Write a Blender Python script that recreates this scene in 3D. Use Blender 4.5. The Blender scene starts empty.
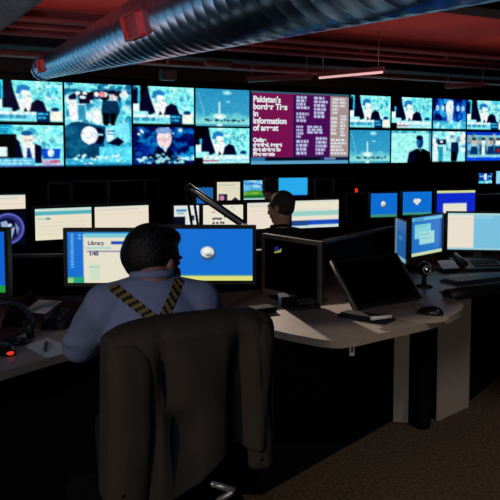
import bpy, bmesh, math, random
import numpy as np
from mathutils import Vector, Matrix, noise
from mathutils.bvhtree import BVHTree

random.seed(7)
SC = bpy.context.scene
COL = SC.collection
R = math.radians
F = 740.0            # focal length in pixels of the 500 px frame
HC = 1.54            # camera height
PITCH = R(4.5)
CY = 207.0           # row of the principal point

# ------------------------------------------------------------------ camera
cam_d = bpy.data.cameras.new('camera')
cam = bpy.data.objects.new('camera', cam_d)
COL.objects.link(cam)
cam.location = (0, 0, HC)
cam.rotation_euler = (R(90) - PITCH, 0, 0)
cam_d.sensor_width = 36.0
cam_d.lens = 36.0 * F / 500.0
cam_d.shift_y = -(250 - CY) / 500.0
cam_d.clip_start = 0.05
SC.camera = cam

def ray(px, py):
    x = (px - 250) / F
    y = -(py - CY) / F
    c, s = math.cos(PITCH), math.sin(PITCH)
    return Vector((x, c + y * s, -s + y * c))
def at_y(px, py, Y):
    d = ray(px, py)
    p = d * (Y / d.y)
    return Vector((p.x, p.y, p.z + HC))
def at_z(px, py, z):
    d = ray(px, py)
    p = d * ((z - HC) / d.z)
    return Vector((p.x, p.y, z))

# room axes: the video wall runs along U, the room's depth is V
A29 = R(29)
U = Vector((math.cos(A29), math.sin(A29), 0))
V = Vector((-math.sin(A29), math.cos(A29), 0))
def uv(u, v, z=0):
    return U * u + V * v + Vector((0, 0, z))
def row_y(px, v):
    """depth Y at which the pixel column px meets the row line v"""
    return v / (V.y + V.x * (px - 250) / F)

# ------------------------------------------------------------------ materials
def lin(c):
    return tuple((v / 12.92 if v <= 0.04045 else ((v + 0.055) / 1.055) ** 2.4) for v in c)
def s8(r, g, b):
    return lin((r / 255, g / 255, b / 255))

def mat(name, col, rough=0.5, metal=0.0, bump=0.0, scale=40.0, var=0.0, spec=0.5, emis=None, estr=1.0, detail=4.0):
    m = bpy.data.materials.new(name)
    m.use_nodes = True
    nt = m.node_tree
    b = nt.nodes['Principled BSDF']
    b.inputs['Base Color'].default_value = (*col, 1)
    b.inputs['Roughness'].default_value = rough
    b.inputs['Metallic'].default_value = metal
    b.inputs['Specular IOR Level'].default_value = spec
    if var or bump:
        tc = nt.nodes.new('ShaderNodeTexCoord')
        n = nt.nodes.new('ShaderNodeTexNoise')
        n.inputs['Scale'].default_value = scale
        n.inputs['Detail'].default_value = detail
        nt.links.new(tc.outputs['Object'], n.inputs['Vector'])
        if var:
            r = nt.nodes.new('ShaderNodeValToRGB')
            r.color_ramp.elements[0].position = 0.3
            r.color_ramp.elements[1].position = 0.7
            r.color_ramp.elements[0].color = (*[c * (1 - var) for c in col], 1)
            r.color_ramp.elements[1].color = (*[min(1, c * (1 + var)) for c in col], 1)
            nt.links.new(n.outputs['Fac'], r.inputs['Fac'])
            nt.links.new(r.outputs['Color'], b.inputs['Base Color'])
        if bump:
            bp = nt.nodes.new('ShaderNodeBump')
            bp.inputs['Strength'].default_value = bump
            bp.inputs['Distance'].default_value = 0.01
            nt.links.new(n.outputs['Fac'], bp.inputs['Height'])
            nt.links.new(bp.outputs['Normal'], b.inputs['Normal'])
    if emis:
        b.inputs['Emission Color'].default_value = (*emis, 1)
        b.inputs['Emission Strength'].default_value = estr
    return m

M = {}
M['black'] = mat('black_plastic', (0.008, 0.0085, 0.011), 0.5, bump=0.05, scale=300)
M['blackgloss'] = mat('gloss_black_plastic', (0.006, 0.006, 0.008), 0.28)
M['edge'] = mat('dark_grey_plastic', (0.05, 0.047, 0.05), 0.45)
M['bezel'] = mat('grey_bezel_plastic', (0.13, 0.115, 0.105), 0.5)
M['offglass'] = mat('dark_panel_glass', (0.003, 0.003, 0.005), 0.18, spec=0.2)
M['wood'] = mat('desk_laminate', (0.34, 0.305, 0.28), 0.42, var=0.10, scale=18, bump=0.03)
M['woodedge'] = mat('desk_edge_band', (0.30, 0.26, 0.23), 0.5, var=0.1, scale=20)
M['panel'] = mat('grey_console_panel', (0.36, 0.34, 0.32), 0.6, var=0.06, scale=10)
M['blackpanel'] = mat('black_console_panel', (0.005, 0.0055, 0.008), 0.9, bump=0.05, scale=80, spec=0.06)
M['carpet'] = mat('brown_carpet', (0.085, 0.063, 0.046), 0.95, var=0.55, bump=0.8, scale=60, spec=0.1, detail=8)
M['wall'] = mat('dark_wall_paint', (0.05, 0.035, 0.035), 0.8, var=0.1, scale=3)
M['wallside'] = mat('grey_wall_paint', (0.03, 0.03, 0.036), 0.8, var=0.1, scale=3)
M['ceiling'] = mat('red_ceiling_paint', (0.42, 0.055, 0.05), 0.85, var=0.18, scale=1.2, spec=0.2)
M['beam'] = mat('dark_red_beam_paint', (0.20, 0.05, 0.06), 0.85, var=0.15, scale=4, spec=0.15)
M['beamdark'] = mat('dark_steel_beam', (0.02, 0.017, 0.027), 0.8, spec=0.15)
M['duct'] = mat('galvanised_duct', (0.27, 0.47, 0.76), 0.27, metal=0.92, var=0.2, scale=9, bump=0.0)
M['duct2'] = mat('ribbed_duct', (0.42, 0.5, 0.6), 0.32, metal=0.85, var=0.2, scale=9)
M['redbox'] = mat('red_painted_metal', (0.80, 0.07, 0.09), 0.5, var=0.1, scale=15)
M['redboxin'] = mat('red_damper_face', (0.72, 0.045, 0.08), 0.5)
M['paper'] = mat('white_paper', (0.75, 0.76, 0.78), 0.8, var=0.03, scale=8)
M['rod'] = mat('grey_rod_metal', (0.30, 0.25, 0.27), 0.45, metal=0.5)
M['tube'] = mat('fluorescent_tube', (0.8, 0.75, 0.75), 0.5, emis=s8(255, 196, 196), estr=0.75)
M['chrome'] = mat('brushed_metal', (0.62, 0.60, 0.57), 0.35, metal=0.7)
M['jacket'] = mat('dark_brown_wool', (0.078, 0.064, 0.051), 0.95, var=0.2, bump=0.15, scale=400, spec=0.08)
M['jacketlining'] = mat('jacket_lining', (0.02, 0.018, 0.018), 0.6)
M['chairfab'] = mat('black_chair_fabric', (0.010, 0.010, 0.012), 0.9, bump=0.4, scale=300, spec=0.2)
M['shirt'] = mat('blue_shirt_cotton', (0.27, 0.34, 0.58), 0.85, var=0.06, bump=0.12, scale=60, spec=0.2)
M['trousers'] = mat('charcoal_trousers', (0.02, 0.02, 0.025), 0.9)
M['skin'] = mat('skin', (0.44, 0.235, 0.165), 0.55, var=0.08, scale=30)
M['hair'] = mat('black_hair', (0.007, 0.006, 0.007), 0.5, var=0.3, bump=0.6, scale=140)
M['greyhair'] = mat('short_brown_hair', (0.03, 0.022, 0.022), 0.75, var=0.3, bump=0.5, scale=120)
M['suit'] = mat('black_suit_cloth', (0.008, 0.009, 0.014), 0.9, bump=0.2, scale=150)
M['strapy'] = mat('mustard_webbing', (0.30, 0.205, 0.07), 0.8)
M['strapb'] = mat('black_webbing', (0.012, 0.011, 0.012), 0.8)
M['shoe'] = mat('black_shoe_leather', (0.01, 0.01, 0.01), 0.35)
M['eyewhite'] = mat('eye_white', (0.7, 0.68, 0.65), 0.3)
M['iris'] = mat('dark_iris', (0.02, 0.012, 0.01), 0.2)
M['lip'] = mat('lip', (0.36, 0.13, 0.11), 0.5)
M['redled'] = mat('red_led', (0.3, 0.02, 0.01), 0.4, emis=s8(225, 50, 30), estr=1.0)
M['whiteglint'] = mat('white_lens_glint', (0.5, 0.5, 0.5), 0.4, emis=s8(230, 235, 255), estr=0.9)
M['navyplastic'] = mat('navy_plastic', (0.02, 0.025, 0.06), 0.45)
M['steelblue'] = mat('steel_arm', (0.60, 0.66, 0.74), 0.5)
M['mat'] = mat('pale_disc_surface', (0.42, 0.37, 0.33), 0.8, var=0.05, scale=60)
M['keys'] = mat('keyboard_keys', (0.028, 0.03, 0.042), 0.5)
M['brass'] = mat('brass_knob', (0.75, 0.5, 0.15), 0.3, metal=0.9)
M['lens'] = mat('lens_glass', (0.01, 0.01, 0.03), 0.08)
M['pinkband'] = mat('muted_red_steel', (0.30, 0.085, 0.095), 0.7, var=0.15, scale=3)

def screen_material():
    m = bpy.data.materials.new('lit_screen_picture')
    m.use_nodes = True
    nt = m.node_tree
    b = nt.nodes['Principled BSDF']
    b.inputs['Base Color'].default_value = (0.01, 0.01, 0.012, 1)
    b.inputs['Roughness'].default_value = 0.35
    a = nt.nodes.new('ShaderNodeAttribute')
    a.attribute_name = 'picture'
    nt.links.new(a.outputs['Color'], b.inputs['Emission Color'])
    b.inputs['Emission Strength'].default_value = 1.0
    return m
M['screen'] = screen_material()

# ------------------------------------------------------------------ mesh builder
class MB:
    def __init__(self):
        self.v, self.f, self.mi = [], [], []
        self.sm = []
    def add(self, vs, fs, mi=0, smooth=False):
        o = len(self.v)
        self.v += [tuple(p) for p in vs]
        for f in fs:
            self.f.append([i + o for i in f]); self.mi.append(mi); self.sm.append(smooth)
        return self
    def box(self, x0, x1, y0, y1, z0, z1, mi=0, bev=0.0):
        if bev <= 0:
            vs = [(x, y, z) for x in (x0, x1) for y in (y0, y1) for z in (z0, z1)]
            fs = [(0, 1, 3, 2), (4, 6, 7, 5), (0, 4, 5, 1), (2, 3, 7, 6), (0, 2, 6, 4), (1, 5, 7, 3)]
            return self.add(vs, fs, mi)
        bm = bmesh.new()
        bmesh.ops.create_cube(bm, size=1)
        for p in bm.verts:
            p.co = Vector((x0 + (p.co.x + .5) * (x1 - x0), y0 + (p.co.y + .5) * (y1 - y0), z0 + (p.co.z + .5) * (z1 - z0)))
        bmesh.ops.bevel(bm, geom=bm.edges[:], offset=bev, segments=2, affect='EDGES', profile=0.6)
        self.bm(bm, mi)
        return self
    def bm(self, bm, mi=0, smooth=False, mx=None):
        bm.verts.index_update()
        vs = [(mx @ v.co if mx else v.co.copy()) for v in bm.verts]
        self.add(vs, [[v.index for v in f.verts] for f in bm.faces], mi, smooth)
        bm.free()
        return self
    def tube(self, pts, rad, n=10, mi=0, caps=True, flat=None):
        """swept tube along pts; rad a number or list; flat=(wide, thin) factors"""
        pts = [Vector(p) for p in pts]
        rs = rad if isinstance(rad, (list, tuple)) else [rad] * len(pts)
        vs, fs = [], []
        t0 = (pts[1] - pts[0]).normalized()
        ref = Vector((0, 0, 1)) if abs(t0.z) < 0.9 else Vector((0, 1, 0))
        a = t0.cross(ref).normalized()
        for i, p in enumerate(pts):
            t = (pts[min(i + 1, len(pts) - 1)] - pts[max(i - 1, 0)]).normalized()
            a = (a - t * a.dot(t)).normalized()
            b = t.cross(a)
            fa, fb = flat if flat else (1, 1)
            for k in range(n):
                w = 2 * math.pi * k / n
                vs.append(p + a * (math.cos(w) * rs[i] * fa) + b * (math.sin(w) * rs[i] * fb))
        for i in range(len(pts) - 1):
            for k in range(n):
                k2 = (k + 1) % n
                fs.append((i * n + k, i * n + k2, (i + 1) * n + k2, (i + 1) * n + k))
        self.add(vs, fs, mi, True)
        if caps:
            self.add(vs[:n], [tuple(range(n))[::-1]], mi)
            self.add(vs[-n:], [tuple(range(n))], mi)
        return self
    def ball(self, c, r, n=12, mi=0, rot=None):
        rx, ry, rz = r if isinstance(r, (tuple, list)) else (r, r, r)
        bm = bmesh.new()
        bmesh.ops.create_uvsphere(bm, u_segments=n * 2, v_segments=n, radius=1)
        mx = Matrix.Translation(Vector(c)) @ (rot.to_4x4() if rot else Matrix.Identity(4)) @ Matrix.Diagonal((rx, ry, rz, 1))
        return self.bm(bm, mi, True, mx)
    def lathe(self, prof, n=20, c=(0, 0, 0), mi=0):
        vs, fs = [], []
        for (r, z) in prof:
            for k in range(n):
                w = 2 * math.pi * k / n
                vs.append((c[0] + r * math.cos(w), c[1] + r * math.sin(w), c[2] + z))
        for i in range(len(prof) - 1):
            for k in range(n):
                k2 = (k + 1) % n
                fs.append((i * n + k, i * n + k2, (i + 1) * n + k2, (i + 1) * n + k))
        fs.append(tuple(range(n))[::-1]); fs.append(tuple((len(prof) - 1) * n + k for k in range(n)))
        return self.add(vs, fs, mi, True)
    def prism(self, poly, z0, z1, mi=0, mside=None):
        n = len(poly)
        vs = [(p[0], p[1], z0) for p in poly] + [(p[0], p[1], z1) for p in poly]
        self.add(vs, [tuple(range(n))[::-1], tuple(range(n, 2 * n))], mi)
        self.add(vs, [(k, (k + 1) % n, n + (k + 1) % n, n + k) for k in range(n)], mi if mside is None else mside)
        return self
    def loft(self, rings, n=20, mi=0):
        """rings: (center, rx, ry) horizontal ellipses"""
        vs, fs = [], []
        for (c, rx, ry) in rings:
            for k in range(n):
                w = 2 * math.pi * k / n
                vs.append((c[0] + rx * math.cos(w), c[1] + ry * math.sin(w), c[2]))
        for i in range(len(rings) - 1):
            for k in range(n):
                k2 = (k + 1) % n
                fs.append((i * n + k, i * n + k2, (i + 1) * n + k2, (i + 1) * n + k))
        fs.append(tuple(range(n))[::-1]); fs.append(tuple((len(rings) - 1) * n + k for k in range(n)))
        return self.add(vs, fs, mi, True)
    def xf(self, mx):
        self.v = [tuple(mx @ Vector(p)) for p in self.v]
        return self
    def build(self, name, mats, parent=None, fixn=True, solid=0.0):
        me = bpy.data.meshes.new(name)
        me.from_pydata(self.v, [], self.f)
        if not isinstance(mats, (list, tuple)): mats = [mats]
        for m in mats: me.materials.append(m)
        me.polygons.foreach_set('material_index', self.mi)
        me.polygons.foreach_set('use_smooth', self.sm)
        me.update()
        if fixn:
            bm = bmesh.new(); bm.from_mesh(me)
            bmesh.ops.remove_doubles(bm, verts=bm.verts, dist=1e-6)
            bmesh.ops.recalc_face_normals(bm, faces=bm.faces)
            bm.to_mesh(me); bm.free()
        o = bpy.data.objects.new(name, me)
        COL.objects.link(o)
        if parent: o.parent = parent
        if solid:
            md = o.modifiers.new('solid', 'SOLIDIFY'); md.thickness = solid
        return o

def tag(o, label=None, cat=None, group=None, kind=None):
    if label: o['label'] = label
    if cat: o['category'] = cat
    if group: o['group'] = group
    if kind: o['kind'] = kind
    return o
def thing(name, label, cat, loc=(0, 0, 0), rz=0.0, group=None):
    o = bpy.data.objects.new(name, None)
    COL.objects.link(o)
    o.empty_display_size = 0.1
    o.location = loc
    o.rotation_euler = (0, 0, rz)
    return tag(o, label, cat, group)

# ------------------------------------------------------------------ pictures for the lit screens
class Pic:
    S = 3
    def __init__(self, w, h, col):
        self.w, self.h = w, h
        self.a = np.zeros((h * self.S, w * self.S, 3)); self.a[:] = np.array(col) / 255.0
        H, W = self.a.shape[:2]
        self.Y, self.X = np.mgrid[0:H, 0:W]
        self.X = (self.X + .5) / W; self.Y = (self.Y + .5) / H
        self.rng = np.random.default_rng(11)
    def put(self, mask, col, al=1.0):
        c = np.array(col) / 255.0
        self.a[mask] = self.a[mask] * (1 - al) + c * al
        return self
    def rect(self, x0, y0, x1, y1, col, al=1.0):
        return self.put((self.X >= x0) & (self.X < x1) & (self.Y >= y0) & (self.Y < y1), col, al)
    def ell(self, cx, cy, rx, ry, col, al=1.0):
        return self.put(((self.X - cx) / rx) ** 2 + ((self.Y - cy) / ry) ** 2 < 1, col, al)
    def poly(self, pts, col, al=1.0):
        ins = np.zeros(self.X.shape, bool)
        n = len(pts)
        for i in range(n):
            x0, y0 = pts[i]; x1, y1 = pts[(i + 1) % n]
            if y0 == y1: continue
            c = ((y0 > self.Y) != (y1 > self.Y)) & (self.X < (x1 - x0) * (self.Y - y0) / (y1 - y0) + x0)
            ins ^= c
        return self.put(ins, col, al)
    def spots(self, x0, y0, x1, y1, cols, n, rx, ry, al=0.8, seed=1):
        g = np.random.default_rng(seed)
        for _ in range(n):
            c = cols[int(g.integers(len(cols)))]
            self.ell(g.uniform(x0, x1), g.uniform(y0, y1), rx * g.uniform(.5, 1.4), ry * g.uniform(.5, 1.4), c, al)
        return self
    def words(self, x0, y0, x1, y1, col, rows, seed=1, fill=0.62, al=1.0):
        """unreadable rows of small print"""
        g = np.random.default_rng(seed)
        dy = (y1 - y0) / rows
        for r in range(rows):
            x = x0
            end = x0 + (x1 - x0) * g.uniform(.6, 1.0)
            while x < end:
                w = (x1 - x0) * g.uniform(.1, .28)
                self.rect(x, y0 + r * dy, min(x + w, end), y0 + (r + fill) * dy, col, al)
                x += w + (x1 - x0) * .05
        return self
    def blur(self, n=1):
        for _ in range(n):
            p = np.pad(self.a, ((1, 1), (1, 1), (0, 0)), 'edge')
            self.a = (p[:-2, 1:-1] + p[2:, 1:-1] + p[1:-1, :-2] + p[1:-1, 2:] + 2 * p[1:-1, 1:-1]) / 6
        return self
    grain = 0.0
    def video(self, amt=.075, seed=3, con=1.3):
        """the mottled look of a broadcast picture"""
        g = np.random.default_rng(seed)
        H, W = self.a.shape[:2]
        n = np.zeros((H, W))
        for c_, am in ((4, .7), (8, 1.0)):
            r = g.normal(size=(H // c_ + 2, W // c_ + 2))
            n += am * np.kron(r, np.ones((c_, c_)))[:H, :W]
        self.a = np.clip((self.a - .42) * con + .42, 0, 1) * (1 + amt * n[..., None] * np.array([1.1, .9, .7]))
        self.a = self.a.clip(0, 1)
        return self.blur(2)
    def out(self):
        S = self.S
        b = self.a.reshape(self.h, S, self.w, S, 3).mean((1, 3)).clip(0, 1)
        return np.where(b <= 0.04045, b / 12.92, ((b + 0.055) / 1.055) ** 2.4)

NAVY, INK, CYAN, MINT, PALE, CREAM = (5, 12, 52), (3, 7, 22), (60, 178, 208), (128, 214, 208), (196, 236, 232), (236, 224, 203)
WHITE, TEAL, BLUE = (226, 240, 240), (28, 112, 150), (10, 70, 170)

def pic_anchor(seed=1, crop=False, w=66, h=48):
    p = Pic(w, h, MINT)
    p.spots(.3, .0, 1, .75, [PALE, CYAN, (150, 226, 214), (100, 200, 200)], 70, .05, .07, .55, seed)
    p.poly([(0, .04), (.1, .06), (.11, .4), (.05, .5), (0, .5)], NAVY)
    p.rect(.0, 0, .05, .1, TEAL)
    p.rect(.11, .0, .25, .7, INK); p.poly([(.24, .0), (.28, .3), (.36, .66), (.30, .72), (.11, .72), (.11, .4)], NAVY)
    p.poly([(.09, .0), (.12, .0), (.12, .42), (.08, .42)], CYAN)
    p.poly([(.30, .32), (.42, .28), (.54, .42), (.52, .72), (.38, .72)], WHITE)
    p.ell(.44, .36, .075, .15, (214, 230, 214)); p.poly([(.3, .3), (.33, .14), (.42, .09), (.52, .16), (.5, .24), (.40, .22), (.36, .32)], (46, 120, 175)); p.ell(.37, .38, .03, .06, (110, 190, 200)); p.ell(.48, .36, .02, .03, (150, 170, 170), .7)
    p.spots(.56, .02, 1, .5, [(70, 160, 175), PALE, (160, 230, 200), (50, 130, 150)], 40, .018, .03, .7, seed + 50)
    p.poly([(.50, .72), (.53, .52), (.61, .43), (.70, .48), (.76, .72)], NAVY)
    p.ell(.78, .3, .03, .07, TEAL, .5); p.ell(.9, .25, .03, .1, TEAL, .4); p.ell(.88, .66, .06, .05, (20, 60, 110))
    p.poly([(.44, .62), (.47, .72), (.41, .72)], INK)
    p.rect(0, .46, .10, .66, PALE); p.rect(0, .64, .25, .74, (150, 215, 220))
    if crop:
        p.rect(0, .0, .14, .3, INK); p.rect(0, .8, .14, 1, INK)
        p.rect(.14, .74, .99, .93, PALE); p.rect(.14, .86, .42, .9, (150, 50, 90), .7); p.rect(.42, .84, .98, .9, (110, 190, 205), .8)
    else:
        p.rect(0, .72, .60, .92, (120, 200, 214)); p.rect(0, .72, .60, .8, PALE)
        p.words(.02, .8, .58, .9, TEAL, 1, seed, .8, .6)
        p.rect(.60, .70, .80, .95, (14, 50, 92)); p.words(.62, .74, .78, .92, CYAN, 2, seed + 3)
        p.rect(.81, .71, .975, .93, CREAM)
    p.rect(0, .95, 1, 1, INK)
    return p.video().out()

def pic_anchor_front(w=66, h=48):
    p = Pic(w, h, MINT)
    p.spots(.28, 0, 1, .7, [PALE, CYAN, TEAL, (140, 220, 214)], 70, .05, .07, .5, 4)
    p.rect(0, 0, .25, .25, CYAN); p.words(0, .02, .24, .2, TEAL, 3, 5)
    p.rect(0, .22, .30, .8, INK); p.rect(0, .52, .16, .74, PALE)
    p.poly([(.28, .30), (.34, .4), (.40, .82), (.26, .82)], NAVY)
    p.poly([(.38, .46), (.56, .46), (.58, .82), (.40, .82)], WHITE)
    p.poly([(.45, .54), (.49, .54), (.52, .78), (.47, .82), (.44, .76)], (16, 60, 120))
    p.poly([(.56, .44), (.66, .50), (.66, .9), (.56, .9)], NAVY)
    p.ell(.46, .34, .09, .16, (222, 214, 200)); p.ell(.45, .2, .085, .06, (30, 90, 140)); p.ell(.46, .36, .06, .04, (170, 160, 160), .5)
    p.poly([(.66, .56), (.95, .56), (.93, .8), (.68, .8)], (20, 80, 180)); p.ell(.8, .66, .05, .1, PALE)
    p.rect(0, .78, .55, .98, (90, 170, 205)); p.words(0, .82, .52, .95, PALE, 2, 9, .5, .7)
    p.rect(.66, .82, .95, .95, (170, 160, 190)); p.rect(.78, .84, .93, .89, (170, 50, 80), .7)
    p.rect(0, .96, 1, 1, (70, 70, 130))
    return p.video().out()

def pic_crowd_tall(w=70, h=96):
    p = Pic(w, h, (110, 205, 210))
    p.spots(0, 0, 1, .5, [PALE, WHITE, (80, 170, 195), TEAL], 110, .05, .05, .7, 21)
    p.spots(0, .0, 1, .12, [(30, 90, 130), TEAL, MINT], 40, .05, .03, .8, 22)
    p.spots(.0, .1, .95, .18, [NAVY, (20, 60, 100), INK], 16, .06, .03, .9, 23)
    for x in (.2, .3, .47, .6, .85): p.ell(x, .13, .035, .03, (214, 220, 214))
    p.poly([(.2, .14), (.36, .14), (.38, .24), (.22, .25)], NAVY); p.ell(.27, .17, .05, .02, PALE)
    p.poly([(.2, .26), (.3, .26), (.31, .44), (.2, .44)], (60, 140, 165))
    p.poly([(.05, .2), (.18, .2), (.2, .42), (.08, .44)], WHITE)
    p.poly([(.56, .2), (.78, .2), (.82, .33), (.74, .48), (.56, .48), (.54, .3)], (16, 60, 88)); p.poly([(.56, .35), (.66, .35), (.64, .5), (.57, .5)], INK); p.poly([(.67, .35), (.76, .35), (.74, .5), (.68, .5)], INK)
    p.ell(.71, .16, .05, .04, (205, 190, 185)); p.ell(.55, .13, .05, .035, (200, 130, 140))
    p.poly([(.42, .3), (.54, .32), (.52, .5), (.40, .46)], WHITE)
    p.rect(0, .5, 1, 1, (64, 160, 190))
    p.poly([(.1, .47), (.2, .46), (.6, .52), (.56, .82), (.5, .9), (0, .9), (0, .54)], (18, 72, 104))
    p.spots(.02, .55, .3, .85, [(40, 110, 140), (24, 84, 114)], 16, .07, .05, .6, 24)
    p.ell(.5, .63, .09, .1, NAVY); p.ell(.36, .62, .125, .105, (222, 226, 224)); p.poly([(.27, .62), (.42, .66), (.36, .74), (.28, .7)], (214, 222, 222)); p.rect(.45, .6, .56, .625, (150, 190, 200))
    p.poly([(.6, .52), (.95, .46), (.98, .7), (.8, .74), (.62, .7)], (120, 205, 220)); p.poly([(.6, .55), (.7, .54), (.72, .68), (.62, .7)], PALE); p.poly([(.78, .64), (.88, .7), (.8, .75), (.62, .72)], NAVY)
    p.rect(.62, .56, .74, .575, TEAL); p.rect(.63, .6, .75, .61, TEAL)
    p.rect(.5, .76, 1, .95, (96, 196, 216))
    p.spots(.12, .86, .82, .93, [PALE, (150, 220, 220)], 34, .02, .015, .95, 26)
    p.spots(.25, .95, .4, .965, [WHITE], 6, .02, .01, .9, 27)
    p.rect(0, .975, 1, 1, (24, 80, 110))
    return p.video().out()

def pic_tower(w=60, h=46):
    p = Pic(w, h, (44, 148, 192))
    for k in range(12):
        p.rect(0, k / 14, 1, (k + 1) / 14, (40 + k * 2, 144 + k * 2, 190 + k), .8)
    p.ell(.58, .1, .09, .06, (130, 215, 220), .8); p.ell(.58, .1, .05, .035, PALE, .8); p.ell(.6, .34, .05, .03, (110, 200, 210), .7); p.ell(.6, .34, .02, .02, PALE, .7)
    p.poly([(.05, .12), (.07, .1), (.2, .75), (.17, .8)], (110, 200, 215), .55)
    p.rect(0, .74, 1, 1, (130, 214, 212)); p.spots(0, .68, 1, .8, [(110, 205, 210), (90, 190, 205)], 30, .07, .05, .5, 31)
    p.rect(.42, .34, .455, .8, PALE); p.ell(.44, .72, .12, .07, PALE, .9); p.ell(.45, .74, .07, .06, WHITE)
    for k, x in enumerate([.18, .22, .27, .36, .40, .46, .52, .58, .64, .68, .72, .78, .86]):
        p.rect(x, .80 + .012 * (k % 3), x + .035, .85 + .012 * (k % 2), NAVY)
    p.rect(0, .94, 1, 1, (60, 150, 180)); p.ell(.44, .96, .05, .05, PALE)
    return p.video(.03, 5, 1.05).out()

def pic_night(w=66, h=46):
    p = Pic(w, h, (8, 32, 92))
    p.spots(0, 0, 1, .9, [(12, 60, 150), (20, 120, 190), (6, 20, 70), (30, 150, 200)], 90, .06, .08, .6, 41)
    p.spots(0, .02, 1, .2, [WHITE], 8, .02, .025, 1, 42)
    p.ell(.5, .3, .12, .26, (216, 196, 196)); p.ell(.49, .1, .13, .08, (120, 150, 190)); p.ell(.5, .33, .09, .06, (180, 160, 170), .5)
    p.poly([(.36, .58), (.62, .58), (.7, .8), (.3, .8)], NAVY); p.poly([(.45, .5), (.56, .5), (.52, .66)], PALE)
    p.spots(.25, .72, .8, .95, [PALE, (150, 215, 215), NAVY, (30, 100, 140)], 70, .03, .04, .8, 43)
    p.spots(.05, .8, .25, .95, [NAVY, PALE, (30, 110, 160)], 14, .03, .04, .8, 44)
    p.spots(.78, .7, 1, .85, [(40, 150, 205), PALE], 14, .05, .05, .7, 45)
    p.rect(.0, .94, 1, 1, NAVY)
    return p.video().out()

def pic_silhouette(w=54, h=42):
    p = Pic(w, h, (150, 222, 212))
    p.rect(0, 0, 1, .09, (60, 150, 170)); p.spots(0, 0, .9, .9, [(170, 232, 220), (130, 212, 205)], 40, .08, .1, .4, 51)
    p.ell(.2, .5, .02, .2, (90, 180, 180), .4)
    p.poly([(.40, 1), (.44, .68), (.62, .56), (.8, .56), (.98, .68), (1, 1)], INK)
    p.ell(.71, .36, .085, .19, (20, 62, 110)); p.ell(.70, .22, .085, .07, (8, 26, 54)); p.ell(.67, .38, .03, .1, (46, 110, 160))
    p.poly([(.69, .56), (.75, .56), (.74, .68)], (60, 120, 160)); p.poly([(.44, .7), (.6, .66), (.6, 1), (.42, 1)], (10, 26, 54))
    p.rect(.93, 0, 1, .7, (26, 90, 130), .6)
    return p.video().out()

def pic_blue_group(w=48, h=40, seed=61):
    p = Pic(w, h, (16, 70, 160))
    p.spots(0, 0, 1, .8, [(12, 40, 110), (30, 120, 200), (60, 160, 210), NAVY], 60, .07, .1, .7, seed)
    p.ell(.5, .3, .12, .25, (196, 208, 210)); p.ell(.53, .12, .08, .08, PALE); p.poly([(.42, .5), (.6, .5), (.58, .8), (.44, .8)], (170, 200, 210))
    for x in (.15, .3, .75, .9): p.ell(x, .3, .05, .09, (150, 190, 210))
    p.rect(.03, .72, 1, .95, (90, 190, 205)); p.spots(.05, .7, 1, .95, [PALE, (60, 150, 190)], 24, .05, .05, .7, seed + 1)
    p.rect(0, .95, 1, 1, INK)
    return p.video().out()

def pic_march(w=48, h=40):
    p = Pic(w, h, (140, 214, 216))
    p.spots(0, 0, 1, .6, [WHITE, PALE, (40, 110, 150), (80, 170, 190)], 60, .06, .08, .7, 71)
    p.poly([(.15, .28), (.42, .26), (.42, .42), (.18, .44)], NAVY); p.ell(.28, .34, .05, .04, PALE)
    p.poly([(.2, .5), (.34, .5), (.32, .98), (.2, .98)], (50, 140, 160)); p.poly([(.04, .4), (.16, .4), (.16, .95), (.06, .98)], WHITE)
    p.poly([(.56, .36), (.78, .34), (.8, .6), (.74, .95), (.56, .95)], (12, 46, 78)); p.rect(.58, .65, .72, .96, INK)
    p.ell(.68, .22, .05, .08, (200, 205, 200)); p.ell(.9, .26, .06, .1, (220, 205, 200))
    p.rect(0, .97, 1, 1, INK)
    return p.video().out()

def pic_faces(w=50, h=40):
    p = Pic(w, h, (10, 60, 175))
    p.rect(.04, .12, .97, .84, (110, 180, 200))
    p.spots(.05, .12, .9, .8, [(50, 110, 140), (150, 140, 130), (30, 70, 110), PALE], 40, .06, .1, .6, 81)
    for x, c in ((.2, (190, 180, 165)), (.43, (205, 215, 210)), (.62, (180, 150, 140)), (.8, (225, 215, 210))):
        p.ell(x, .34, .06, .12, c); p.ell(x, .24, .06, .05, (60, 70, 80))
        p.poly([(x - .1, .78), (x - .07, .48), (x + .07, .48), (x + .1, .78)], (24, 60, 100))
    p.ell(.82, .62, .06, .06, (150, 40, 50)); p.poly([(.38, .78), (.40, .46), (.47, .46), (.48, .78)], PALE)
    p.rect(.06, .74, .94, .83, (140, 205, 215), .7)
    p.rect(0, .86, 1, .95, (20, 80, 205)); p.rect(0, .95, 1, 1, INK)
    return p.video().out()

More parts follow.
